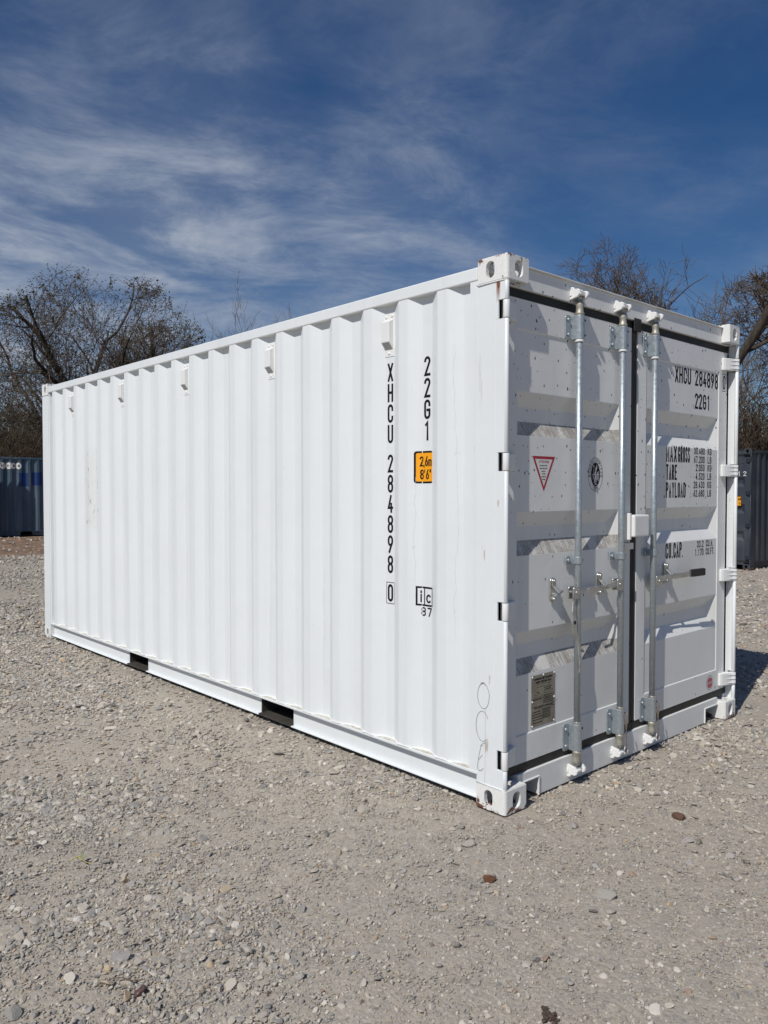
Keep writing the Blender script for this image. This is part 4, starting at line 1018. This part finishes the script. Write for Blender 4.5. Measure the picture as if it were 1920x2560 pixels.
def ground_mat():
    mt, t, b = new_mat('dusty_crushed_gravel'); v = coords(t)
    a = noise(t, v, 0.7, 5.0, 0.6); fine = noise(t, v, 70.0, 3.0, 0.75); mid = noise(t, v, 9.0, 4.0, 0.65)
    c = mixcol(t, step(t, a, 0.35, 0.65), (0.440, 0.390, 0.320), (0.385, 0.350, 0.297))
    c = mixcol(t, M(t, 'MULTIPLY', step(t, mid, 0.35, 0.7), 0.5), c, (0.47, 0.41, 0.325))
    vo = t.nodes.new('ShaderNodeTexVoronoi'); vo.inputs['Scale'].default_value = 55.0; t.links.new(v, vo.inputs['Vector'])
    s = t.nodes.new('ShaderNodeSeparateColor'); t.links.new(vo.outputs['Color'], s.inputs[0])
    c = mixcol(t, M(t, 'MULTIPLY', s.outputs[0], 0.42), c, mixcol(t, s.outputs[1], (0.19, 0.175, 0.155), (0.50, 0.455, 0.385)))
    c = mixcol(t, step(t, fine, 0.35, 0.7, 0.0, 0.35), c, (0.19, 0.17, 0.145))
    # brown earth and leaf litter beyond the gravel
    sp = t.nodes.new('ShaderNodeSeparateXYZ'); t.links.new(v, sp.inputs[0])
    far = M(t, 'MAXIMUM', step(t, M(t, 'ADD', sp.outputs[0], M(t, 'MULTIPLY', mid, 3.0)), -13.0, -16.5), step(t, M(t, 'ADD', sp.outputs[1], M(t, 'MULTIPLY', mid, 3.0)), 15.0, 21.0))
    lit = noise(t, v, 2.2, 5.0, 0.75)
    c = mixcol(t, M(t, 'MULTIPLY', far, 0.9), c, mixcol(t, step(t, lit, 0.38, 0.62), (0.115, 0.070, 0.045), (0.29, 0.185, 0.12)))
    t.links.new(c, b.inputs['Base Color']); b.inputs['Roughness'].default_value = 0.92
    b.inputs['Specular IOR Level'].default_value = 0.2
    h = M(t, 'ADD', M(t, 'ADD', M(t, 'MULTIPLY', fine, 0.5), M(t, 'MULTIPLY', vo.outputs['Distance'], -0.25)), M(t, 'MULTIPLY', mid, 0.6))
    bump(t, b, h, 0.75, 0.012)
    return mt
gm.materials.append(ground_mat())
ground = bpy.data.objects.new('ground', gm); COL.objects.link(ground); tag(ground, kind='structure')

# ------------------------------------------------------------------ gravel
def rock_mesh(name, seed, sub=2, rough=0.28, flat=0.65):
    """broken stone: a ball cut by random planes, then roughened a little"""
    rs = np.random.default_rng(seed); bm_ = bmesh.new(); bmesh.ops.create_icosphere(bm_, subdivisions=sub, radius=1.0)
    k_ = 11; pl = rs.normal(size=(k_, 3)); pl /= np.linalg.norm(pl, axis=1)[:, None]; dd = rs.uniform(0.42, 0.84, k_)
    st = rs.uniform(0.75, 1.3, 3); st[2] *= flat
    for v in bm_.verts:
        p = np.array(v.co)
        for it in range(2):
            for n_, d_ in zip(pl, dd):
                k = p @ n_ - d_
                if k > 0: p = p - n_ * k
        p = p * (1 + rs.uniform(-rough, rough) * 0.16) * st * 1.18
        v.co = p
    me = bpy.data.meshes.new(name); bm_.to_mesh(me); bm_.free(); return me
def stone_mat(name='gravel_stone', dusty=0.4):
    mt, t, b = new_mat(name)
    oi = t.nodes.new('ShaderNodeObjectInfo')
    cr = t.nodes.new('ShaderNodeValToRGB'); t.links.new(oi.outputs['Random'], cr.inputs[0])
    els = [(0.0, (0.13, 0.13, 0.14)), (0.10, (0.21, 0.21, 0.22)), (0.26, (0.32, 0.295, 0.26)), (0.46, (0.42, 0.375, 0.31)), (0.60, (0.27, 0.27, 0.275)), (0.73, (0.47, 0.425, 0.36)),
           (0.86, (0.64, 0.605, 0.54)), (0.93, (0.36, 0.32, 0.265)), (0.965, (0.46, 0.33, 0.19)), (0.98, (0.20, 0.105, 0.08)), (0.99, (0.09, 0.085, 0.085))]
    e = cr.color_ramp.elements
    while len(e) < len(els): e.new(0.5)
    for k, (p_, c_) in enumerate(els): e[k].position = p_; e[k].color = c_ + (1,)
    v = coords(t, kind='Object'); n = noise(t, v, 2.6, 2.0, 0.65)
    c = mixcol(t, step(t, n, 0.35, 0.7, 0, 0.35), cr.outputs[0], (0.47, 0.42, 0.345))
    c = mixcol(t, dusty * 0.5, c, (0.45, 0.405, 0.335))
    t.links.new(c, b.inputs['Base Color']); b.inputs['Roughness'].default_value = 0.85; b.inputs['Specular IOR Level'].default_value = 0.25
    bump(t, b, noise(t, v, 4.0, 2.0, 0.7), 0.5, 0.0012)
    return mt
m_stone = stone_mat()
def proto_coll(name, meshes):
    c = bpy.data.collections.new(name)
    for i, me in enumerate(meshes):
        o = bpy.data.objects.new(f'{name}_{i:02d}', me); c.objects.link(o)
    return c
def scatter(name, pts, rot, scl, idx, coll):
    me = bpy.data.meshes.new(name); me.vertices.add(len(pts)); me.vertices.foreach_set('co', pts.astype(np.float32).ravel())
    for an, arr in (('rot', rot), ('scl', scl)):
        at = me.attributes.new(an, 'FLOAT_VECTOR', 'POINT'); at.data.foreach_set('vector', arr.astype(np.float32).ravel())
    at = me.attributes.new('idx', 'INT', 'POINT'); at.data.foreach_set('value', idx.astype(np.int32))
    o = bpy.data.objects.new(name, me); COL.objects.link(o)
    ng = bpy.data.node_groups.new(name + '_nodes', 'GeometryNodeTree')
    ng.interface.new_socket('Geometry', in_out='INPUT', socket_type='NodeSocketGeometry'); ng.interface.new_socket('Geometry', in_out='OUTPUT', socket_type='NodeSocketGeometry')
    gi = ng.nodes.new('NodeGroupInput'); go = ng.nodes.new('NodeGroupOutput')
    ci = ng.nodes.new('GeometryNodeCollectionInfo'); ci.inputs['Collection'].default_value = coll; ci.inputs['Separate Children'].default_value = True; ci.inputs['Reset Children'].default_value = True
    ip = ng.nodes.new('GeometryNodeInstanceOnPoints'); ip.inputs['Pick Instance'].default_value = True
    def na(nm, ty):
        n = ng.nodes.new('GeometryNodeInputNamedAttribute'); n.data_type = ty; n.inputs['Name'].default_value = nm
        return [s_ for s_ in n.outputs if s_.enabled and s_.name == 'Attribute'][0]
    e2r = ng.nodes.new('FunctionNodeEulerToRotation')
    ng.links.new(gi.outputs[0], ip.inputs['Points']); ng.links.new(ci.outputs[0], ip.inputs['Instance'])
    ng.links.new(na('idx', 'INT'), ip.inputs['Instance Index']); ng.links.new(na('rot', 'FLOAT_VECTOR'), e2r.inputs[0]); ng.links.new(e2r.outputs[0], ip.inputs['Rotation'])
    ng.links.new(na('scl', 'FLOAT_VECTOR'), ip.inputs['Scale']); ng.links.new(ip.outputs[0], go.inputs[0])
    md = o.modifiers.new('scatter', 'NODES'); md.node_group = ng
    return o
rocks = []
for i in range(10):
    me = rock_mesh('gravel_proto', 100 + i, 2 if i < 6 else 1, flat=(0.55, 0.7, 0.85)[i % 3]); me.materials.append(m_stone); rocks.append(me)
gcoll = proto_coll('gravel_kinds', rocks)
def patchiness(x, y):
    # loose gravel drifts against bare packed dirt
    p = fbm(x, y, 0.9, 4, 21); q_ = fbm(x, y, 3.2, 3, 31)
    side_strip = np.exp(-((y + 0.62) / 0.50) ** 2) * np.clip((-0.9 - x) / 2.0, 0, 1)      # along the container's long side
    leftside = np.clip((-x - 0.2 - 0.5 * (y + 2.0)) / 2.2, 0, 1) * 0.30
    nearcam = np.clip((x - y - 2.6) / 1.6, 0, 1) * 0.10
    bare = np.exp(-((y + 1.05) / 0.45) ** 2) * np.exp(-((x + 0.6) / 1.1) ** 2)            # wheel-packed dirt before the corner
    return np.clip((p - 0.47) * 3.6 + (q_ - 0.5) * 1.6 + 0.75 * side_strip + leftside + nearcam - 0.5 * bare, 0, 1)
def sample(n_try, rmin, rmax, size_fn, keep_fn, sink):
    a = rng.uniform(-math.pi, math.pi, n_try)
    fa = math.atan2(FW.y, FW.x)
    a = np.where(rng.random(n_try) < 0.85, fa + (a / math.pi) * R(48), a)
    rr = np.sqrt(rng.uniform(rmin ** 2, rmax ** 2, n_try))
    x = CP.x + rr * np.cos(a); y = CP.y + rr * np.sin(a)
    ok = ~((x > -5.98) & (x < -0.10) & (y > 0.10) & (y < 2.34))
    for cx0, cy0 in ((-0.09, 0.08), (-0.09, 2.36), (-5.97, 0.08), (-5.97, 2.36)): ok &= ~((abs(x - cx0) < 0.11) & (abs(y - cy0) < 0.105))
    ok &= rng.random(n_try) < keep_fn(x, y) * np.clip((x + 18.5) / 3.0, 0.28, 1)
    x, y, rr = x[ok], y[ok], rr[ok]; s = size_fn(len(x))
    z = gz(x, y) + s * sink
    return np.stack([x, y, z], 1), s
P_, S_ = [], []
lnorm = lambda med, sg, lo, hi: (lambda n: np.clip(med * np.exp(rng.normal(0, sg, n)), lo, hi))
for args in (
    (230000, 1.3, 4.4, lnorm(0.0036, 0.35, 0.0018, 0.008), lambda x, y: 0.40 + 0.55 * patchiness(x, y), 0.30),
    (125000, 1.3, 5.5, lnorm(0.0060, 0.38, 0.003, 0.014), lambda x, y: 0.14 + 0.80 * patchiness(x, y), 0.32),
    (27000, 1.3, 5.5, lnorm(0.0098, 0.32, 0.006, 0.022), lambda x, y: 0.06 + 0.80 * patchiness(x, y) ** 1.2, 0.34),
    (1500, 1.5, 6.0, lnorm(0.0165, 0.28, 0.012, 0.034), lambda x, y: 0.07 + 0.75 * patchiness(x, y), 0.30),
    (150000, 4.0, 9.0, lnorm(0.0075, 0.40, 0.004, 0.018), lambda x, y: 0.24 + 0.72 * patchiness(x, y), 0.32),
    (50000, 5.0, 11.0, lnorm(0.0125, 0.35, 0.008, 0.028), lambda x, y: 0.12 + 0.82 * patchiness(x, y), 0.34),
    (100000, 9.0, 20.0, lnorm(0.0160, 0.35, 0.008, 0.036), lambda x, y: 0.25 + 0.7 * patchiness(x, y), 0.30),
    (25000, 18.0, 30.0, lnorm(0.030, 0.35, 0.015, 0.06), lambda x, y: 0.3 + 0.5 * patchiness(x, y), 0.25),
):
    p_, s_ = sample(*args); P_.append(p_); S_.append(s_)
P_ = np.concatenate(P_); S_ = np.concatenate(S_); n = len(P_)
rot = np.stack([rng.uniform(-0.5, 0.5, n), rng.uniform(-0.5, 0.5, n), rng.uniform(0, 6.283, n)], 1)
scl = S_[:, None] * rng.uniform(0.75, 1.3, (n, 3)); idx = np.where(S_ > 0.010, rng.integers(0, 6, n), rng.integers(6, 10, n))
gravel = scatter('gravel', P_, rot, scl, idx, gcoll)
tag(gravel, 'loose grey and tan crushed gravel covering the yard', 'gravel', kind='stuff')

# single rocks that stand out
def on_ground(px, py):
    d = FW + RT * ((px - 960) / 1955.88) - UP * ((py - 1280) / 1955.88); p = CP + d * (-CP.z / d.z)
    return p.x, p.y
def rock(name, label, px, py, size, col, seed, sq=(1, 1, 1), rz=0.0):
    me = rock_mesh(name, seed, 3, 0.35, 0.8); mt = simple(name + '_surface', col, 0.85, 0, 0.3, 90.0, 0.6, 160.0); me.materials.append(mt)
    x, y = on_ground(px, py); o = bpy.data.objects.new(name, me); COL.objects.link(o)
    o.location = (x, y, float(gz(x, y)) + size * 0.28 * sq[2]); o.scale = (size * sq[0], size * sq[1], size * sq[2]); o.rotation_euler = (0.2, -0.1, rz)
    tag(o, label, 'rock'); return o
rock('rock', 'rust brown blocky rock lying in front of the container corner', 1224, 2200, 0.026, (0.17, 0.075, 0.035), 501, (1.2, 0.8, 0.75), 0.6)
rock('rock', 'rounded dark brown rock right of the near container corner', 1697, 2040, 0.022, (0.13, 0.070, 0.045), 502, (1.1, 0.9, 0.95), 0.2)
rock('rock', 'dark maroon rock in the lower left gravel', 352, 2473, 0.021, (0.135, 0.075, 0.068), 503, (1.3, 0.8, 0.6), -0.7)
rock('rock', 'grey rock at the bottom left corner of the picture', 30, 2535, 0.028, (0.33, 0.315, 0.285), 504, (1.2, 0.9, 0.8), 0.5)
rock('rock', 'pale angular rock standing proud in the lower right gravel', 1511, 2240, 0.028, (0.38, 0.355, 0.31), 506, (1.2, 0.9, 0.85), 0.3)
rock('rock', 'white speckled rock left of the pale angular one, nearer the container', 1490, 2165, 0.020, (0.46, 0.44, 0.40), 507, (1.0, 0.8, 1.0), 0.9)
# a curl of dry weed
def curve_thing(name, label, cat, px, py, pts, r, mat):
    x, y = on_ground(px, py); z = float(gz(x, y)); o = empty(name, (x, y, z)); tag(o, label, cat)
    mb = MB(); mb.tube(pts, r, 6); mb.build('stem', mat, o, smooth=True); return o
m_weed = simple('dry_yellow_weed', (0.38, 0.33, 0.13), 0.8, 0, 0.2, 40)
wd = curve_thing('dry_weed', 'curled yellow green dry weed on gravel at lower left', 'weed', 195, 2155,
            [(-0.03, -0.02, 0.014), (-0.015, 0.005, 0.028), (0.005, 0.012, 0.022), (0.03, 0.022, 0.014), (0.06, 0.04, 0.016)], [0.002, 0.003, 0.003, 0.002, 0.001], m_weed)
mb = MB()
for (a, b_, c_) in (((-0.02, 0, 0.02), (-0.006, 0.028, 0.042), (0.004, 0.010, 0.026)), ((0.0, 0.01, 0.024), (0.018, 0.030, 0.040), (0.016, 0.012, 0.024))): mb.poly([a, b_, c_])
lf = mb.build('leaf', simple('weed_leaf', (0.22, 0.24, 0.10), 0.7), wd); lf.modifiers.new('solid', 'SOLIDIFY').thickness = 0.001
m_twig = simple('grey_brown_twig', (0.13, 0.095, 0.07), 0.85, 0, 0.3, 60)
curve_thing('dry_twig', 'thin brown twig lying across the lower left gravel', 'twig', 310, 2455, [(-0.035, -0.03, 0.014), (-0.005, 0.0, 0.018), (0.02, 0.012, 0.016), (0.045, 0.035, 0.020)], [0.0012, 0.002, 0.0018, 0.001], m_twig)
# dark scrap of dead leaves at the bottom edge
x, y = on_ground(1372, 2548); o = empty('dead_leaves', (x, y, float(gz(x, y)))); tag(o, 'dark brown crumpled dead leaves at the bottom edge of the picture', 'leaves')
m_dl = simple('dead_leaf_brown', (0.075, 0.050, 0.035), 0.85, 0, 0.4, 60, 0.5, 120)
for k in range(16):
    mb = MB(); a = rng.uniform(0, 6.28); cx0, cy0 = rng.normal(0, 0.014, 2)
    ring = [(cx0 + math.cos(a + t_ * 1.047) * (0.009 if t_ % 3 else 0.014), cy0 + math.sin(a + t_ * 1.047) * (0.007 if t_ % 3 else 0.012), 0.005 + 0.004 * ((t_ + k) % 2) + 0.0005 * k) for t_ in range(6)]
    c0 = mb.bm.verts.new((cx0, cy0, 0.010 + 0.0005 * k)); rv = [mb.bm.verts.new(p) for p in ring]
    for t_ in range(6): mb._f([c0, rv[t_], rv[(t_ + 1) % 6]])
    lf = mb.build('leaf', m_dl, o); lf.modifiers.new('solid', 'SOLIDIFY').thickness = 0.0008

# ------------------------------------------------------------------ trees
def tubes(segs, sides):
    """segs: (n, 8) p0 p1 r0 r1 -> verts, quads"""
    s = np.asarray(segs, float); p0, p1, r0, r1 = s[:, :3], s[:, 3:6], s[:, 6], s[:, 7]
    d = p1 - p0; ln = np.linalg.norm(d, axis=1, keepdims=True); d = d / np.maximum(ln, 1e-9)
    p1 = p1 + d * (r1 * 0.35)[:, None]
    ref = np.where(np.abs(d[:, 2:3]) < 0.9, np.array([[0, 0, 1.0]]), np.array([[1.0, 0, 0]]))
    a = np.cross(d, ref); a /= np.linalg.norm(a, axis=1, keepdims=True); b_ = np.cross(d, a)
    vs_ = []
    for p, r in ((p0, r0), (p1, r1)):
        for k in range(sides):
            an = 2 * math.pi * k / sides; vs_.append(p + (a * math.cos(an) + b_ * math.sin(an)) * r[:, None])
    V = np.stack(vs_, 1); n = len(s); base = np.arange(n)[:, None] * (2 * sides)
    F = np.concatenate([base + np.array([[k, (k + 1) % sides, sides + (k + 1) % sides, sides + k]]) for k in range(sides)], 0)
    return V.reshape(-1, 3), F
def grow(seed, trunk_len, trunk_r, levels, kids, ratio, angle, up, wander, start_dir=(0, 0, 1), seglen=0.45, minr=0.0055, droop=0.0, thick=2, env=None):
    rs = random.Random(seed); limbs, twigs, tips = [], [], []; ex, ey = env[3:5] if env and len(env) > 3 else (0.0, 0.0)
    def branch(p, d, length, r, lev):
        n = max(3, int(length / (seglen * (0.72 ** lev)))); step_ = length / n; pts = [(p.copy(), r)]; dirs = [d]
        for i in range(n):
            k = wander * (0.8 + 0.13 * lev)
            d = (d + Vector((rs.gauss(0, k), rs.gauss(0, k), rs.gauss(0, k * 0.8) + up * (1 if lev > 0 else 0.3) - droop * lev))).normalized()
            q_ = p + d * step_
            if env and lev and q_.z > 0.35 * env[1] and (((q_.x - ex) ** 2 + (q_.y - ey) ** 2) / env[0] ** 2 + ((q_.z - env[1]) / env[2]) ** 2) > rs.uniform(0.85, 1.1): tips.append(tuple(p)); n = i; break
            r2 = max(minr, r * (1 - (0.50 if lev else 0.25) * (i + 1) / n))
            (limbs if lev <= thick else twigs).append((*p, *q_, pts[-1][1], r2)); p = q_; pts.append((p.copy(), r2)); dirs.append(d)
        if n < 1: return
        if lev >= levels: tips.append(tuple(p)); return
        nk = kids[min(lev, len(kids) - 1)]
        for k in range(nk):
            f = 0.25 + 0.75 * (k + rs.random()) / nk if lev else 0.60 + 0.40 * (k + rs.random()) / nk
            if k == nk - 1: f = 1.0
            i = min(int(f * n), n); bp, br = pts[i]; dd = dirs[i]
            ax = dd.cross(Vector((rs.gauss(0, 1), rs.gauss(0, 1), rs.gauss(0, 1)))).normalized()
            an = R(rs.gauss(angle, 12)) * (0.5 if k == nk - 1 else 1.0)
            nd = (Matrix.Rotation(an, 3, ax) @ dd).normalized()
            branch(bp, nd, length * ratio * rs.uniform(0.6, 1.2) * (1.0 if lev else 1.15), max(minr, br * (rs.uniform(0.8, 0.95) if k == nk - 1 else rs.uniform(0.5, 0.8))), lev + 1)
    branch(Vector((0, 0, 0)), Vector(start_dir).normalized(), trunk_len, trunk_r, 0)
    return limbs, twigs, tips
def bark(name, a, b_):
    mt, t, bs = new_mat(name); v = coords(t, (1, 1, 0.35)); n = noise(t, v, 14.0, 6.0, 0.7)
    t.links.new(mixcol(t, step(t, n, 0.35, 0.65), a, b_), bs.inputs['Base Color']); bs.inputs['Roughness'].default_value = 0.9
    bump(t, bs, n, 0.6, 0.03); return mt
m_bark = bark('dark_bark', (0.026, 0.020, 0.016), (0.080, 0.061, 0.046))
m_twigs = bark('dark_twig', (0.075, 0.056, 0.042), (0.150, 0.115, 0.085))
m_pale = bark('pale_twig', (0.16, 0.135, 0.115), (0.24, 0.205, 0.18))
m_brush = bark('brown_brush', (0.055, 0.037, 0.024), (0.120, 0.085, 0.055))
m_leaf = simple('dull_olive_leaf', (0.060, 0.056, 0.030), 0.7, 0, 0.4, 3.0)
def make_tree(name, label, pos, rz, spec, height, leaves=0, leaf_size=0.10, mats=None, group='bare trees behind the containers'):
    root = empty(name, pos, rz); tag(root, label, 'tree', group)
    limbs, twigs, tips = grow(**spec)
    k = height / np.percentile(np.array(tips)[:, 2], 98) if height else 1.0
    limbs = np.array(limbs); twigs = np.array(twigs); tips = np.array(tips) * k
    for a_ in (limbs, twigs): a_[:, :6] *= k
    limbs[:, 6:] *= k
    mt = mats or (m_bark, m_twigs)
    V, F = tubes(limbs, 7); me = np_mesh('trunk', V, F); me.polygons.foreach_set('use_smooth', np.ones(len(F), bool)); me.materials.append(mt[0])
    o = bpy.data.objects.new('trunk', me); COL.objects.link(o); o.parent = root
    V, F = tubes(twigs, 3); me = np_mesh('crown', V, F); me.materials.append(mt[1])
    o = bpy.data.objects.new('crown', me); COL.objects.link(o); o.parent = root
    if leaves:
        rs = np.random.default_rng(spec['seed']); T = np.array(tips); ids = rs.integers(0, len(T), leaves)
        c = T[ids] + rs.normal(0, 0.07, (leaves, 3)); nrm = rs.normal(size=(leaves, 3)); nrm /= np.linalg.norm(nrm, axis=1)[:, None]
        a = np.cross(nrm, rs.normal(size=(leaves, 3))); a /= np.linalg.norm(a, axis=1)[:, None]; b_ = np.cross(nrm, a)
        s = leaf_size * rs.uniform(0.5, 1.2, (leaves, 1)); a = a * s; b_ = b_ * s * 0.55
        V = np.stack([c - a, c - b_ + nrm * s * 0.15, c + a, c + b_ + nrm * s * 0.15], 1).reshape(-1, 3); F = np.arange(leaves * 4).reshape(-1, 4)
        me = np_mesh('leaves', V, F); me.materials.append(m_leaf); o = bpy.data.objects.new('leaves', me); COL.objects.link(o); o.parent = root; tag(o, kind='stuff')
    print('tree', label[:30], len(limbs), len(twigs), np.ptp(tips[:, 0]), np.ptp(tips[:, 1]))
    return root
def at(px, py, depth):
    p = CP + (FW + RT * ((px - 960) / 1955.88) - UP * ((py - 1280) / 1955.88)) * depth
    return p
def base_at(px, depth):
    p = at(px, 1280, depth); return (p.x, p.y, float(gz(p.x, p.y)) - 0.05)
oak = dict(trunk_len=3.2, trunk_r=0.21, levels=6, kids=[6, 5, 4, 4, 3, 3], ratio=0.76, angle=44, up=0.035, wander=0.12, minr=0.0075)
make_tree('broad_tree', 'broad dark tree with sparse dry leaves rising behind the blue container', base_at(250, 34), 2.6, dict(oak, seed=11, env=(3.2, 4.4, 3.0)), 10.6, 12000, 0.05)
make_tree('broad_tree', 'dark tree right of the broadest one, its crown sinking behind the top rail', base_at(400, 39), 3.3, dict(oak, seed=14, env=(2.7, 4.2, 3.1)), 9.7, 4000, 0.05)
make_tree('broad_tree', 'dark tree at the left edge of the picture, half out of frame', base_at(-10, 37), 2.1, dict(oak, seed=12, env=(2.8, 4.2, 3.1)), 9.2, 5000, 0.05)
mesq = dict(trunk_len=2.4, trunk_r=0.17, levels=6, kids=[6, 5, 5, 4, 4, 3], ratio=0.76, angle=46, up=0.02, wander=0.13, minr=0.0072, seglen=0.36)
make_tree('crooked_tree', 'bare crooked tree showing above the door header', base_at(1500, 26), 0.2, dict(mesq, seed=21, env=(1.35, 3.5, 2.5)), 9.1)
make_tree('crooked_tree', 'bare crooked tree between the door header tree and the right corner casting', base_at(1690, 27), 1.7, dict(mesq, seed=25, env=(1.0, 3.5, 2.3)), 8.5)
lean = (RT * 1.0 + Vector((0, 0, 1.05))).normalized()
make_tree('crooked_tree', 'bare tree at the right edge with a thick leaning limb', base_at(1440, 20), 0.0, dict(mesq, seed=23, trunk_len=7.4, trunk_r=0.135, ratio=0.60, kids=[11, 7, 6, 5, 4, 3], angle=52, start_dir=tuple(lean), seglen=0.55, wander=0.11, up=0.03, env=(2.3, 4.9, 2.5, RT.x * 5.1, RT.y * 5.1)), None)
sap = dict(trunk_len=4.5, trunk_r=0.12, levels=5, kids=[6, 5, 5, 4, 3], ratio=0.62, angle=33, up=0.06, wander=0.08, minr=0.012)
make_tree('slender_tree', 'pale thin bare tree far behind, left of the middle', base_at(600, 62), 0.0, dict(sap, seed=31), 14.6, mats=(m_pale, m_pale))
make_tree('slender_tree', 'pale bare tree far behind, just above the top rail', base_at(680, 66), 1.0, dict(sap, seed=32), 15.6, mats=(m_pale, m_pale))
make_tree('slender_tree', 'pale feathery tree far behind the right end of the header', base_at(1760, 46), 2.0, dict(sap, seed=33), 12.2, mats=(m_pale, m_pale))

# brush: a thicket of bare stems behind the containers
bmeshes = []
for k in range(5):
    allseg = []
    for j in range(7):
        rs = random.Random(900 + k * 10 + j)
        l_, t_, _ = grow(seed=900 + k * 10 + j, trunk_len=1.5, trunk_r=0.022, levels=3, kids=[4, 4, 3], ratio=0.62, angle=34, up=0.05, wander=0.14, start_dir=(rs.uniform(-.5, .5), rs.uniform(-.5, .5), 1), minr=0.006, seglen=0.4)
        off = np.array([rs.uniform(-.5, .5), rs.uniform(-.5, .5), 0.0]); s = np.array(l_ + t_); s[:, :3] += off; s[:, 3:6] += off; allseg.append(s)
    V, F = tubes(np.concatenate(allseg), 3); me = np_mesh('brush_proto', V, F); me.materials.append(m_brush); bmeshes.append(me)
bcoll = proto_coll('brush_kinds', bmeshes)
fa = math.atan2(FW.y, FW.x); pts = []
nb = 1500
an = fa + R(1) * rng.uniform(-48, 46, nb); dist = rng.uniform(29, 46, nb)
rightish = an < fa - R(12); dist = np.where(rightish, rng.uniform(21, 40, nb), dist)
bx = CP.x + dist * np.cos(an); by = CP.y + dist * np.sin(an); ok = ~((bx > -29) & (bx < -22) & (by < 10))
ok &= ~((bx > -8.2) & (bx < -3.6) & (by > 13) & (by < 21.5))
bx, by = bx[ok], by[ok]; nb = len(bx); pts = np.stack([bx, by, gz(bx, by) - 0.05], 1)
rot = np.stack([np.zeros(nb), np.zeros(nb), rng.uniform(0, 6.28, nb)], 1); sc_ = rng.uniform(0.9, 1.7, (nb, 1)) * np.array([[1, 1, 1]])
brush = scatter('brush', pts, rot, sc_, rng.integers(0, 5, nb), bcoll)
tag(brush, 'tangled leafless brown brush growing behind the containers', 'brush', kind='stuff')
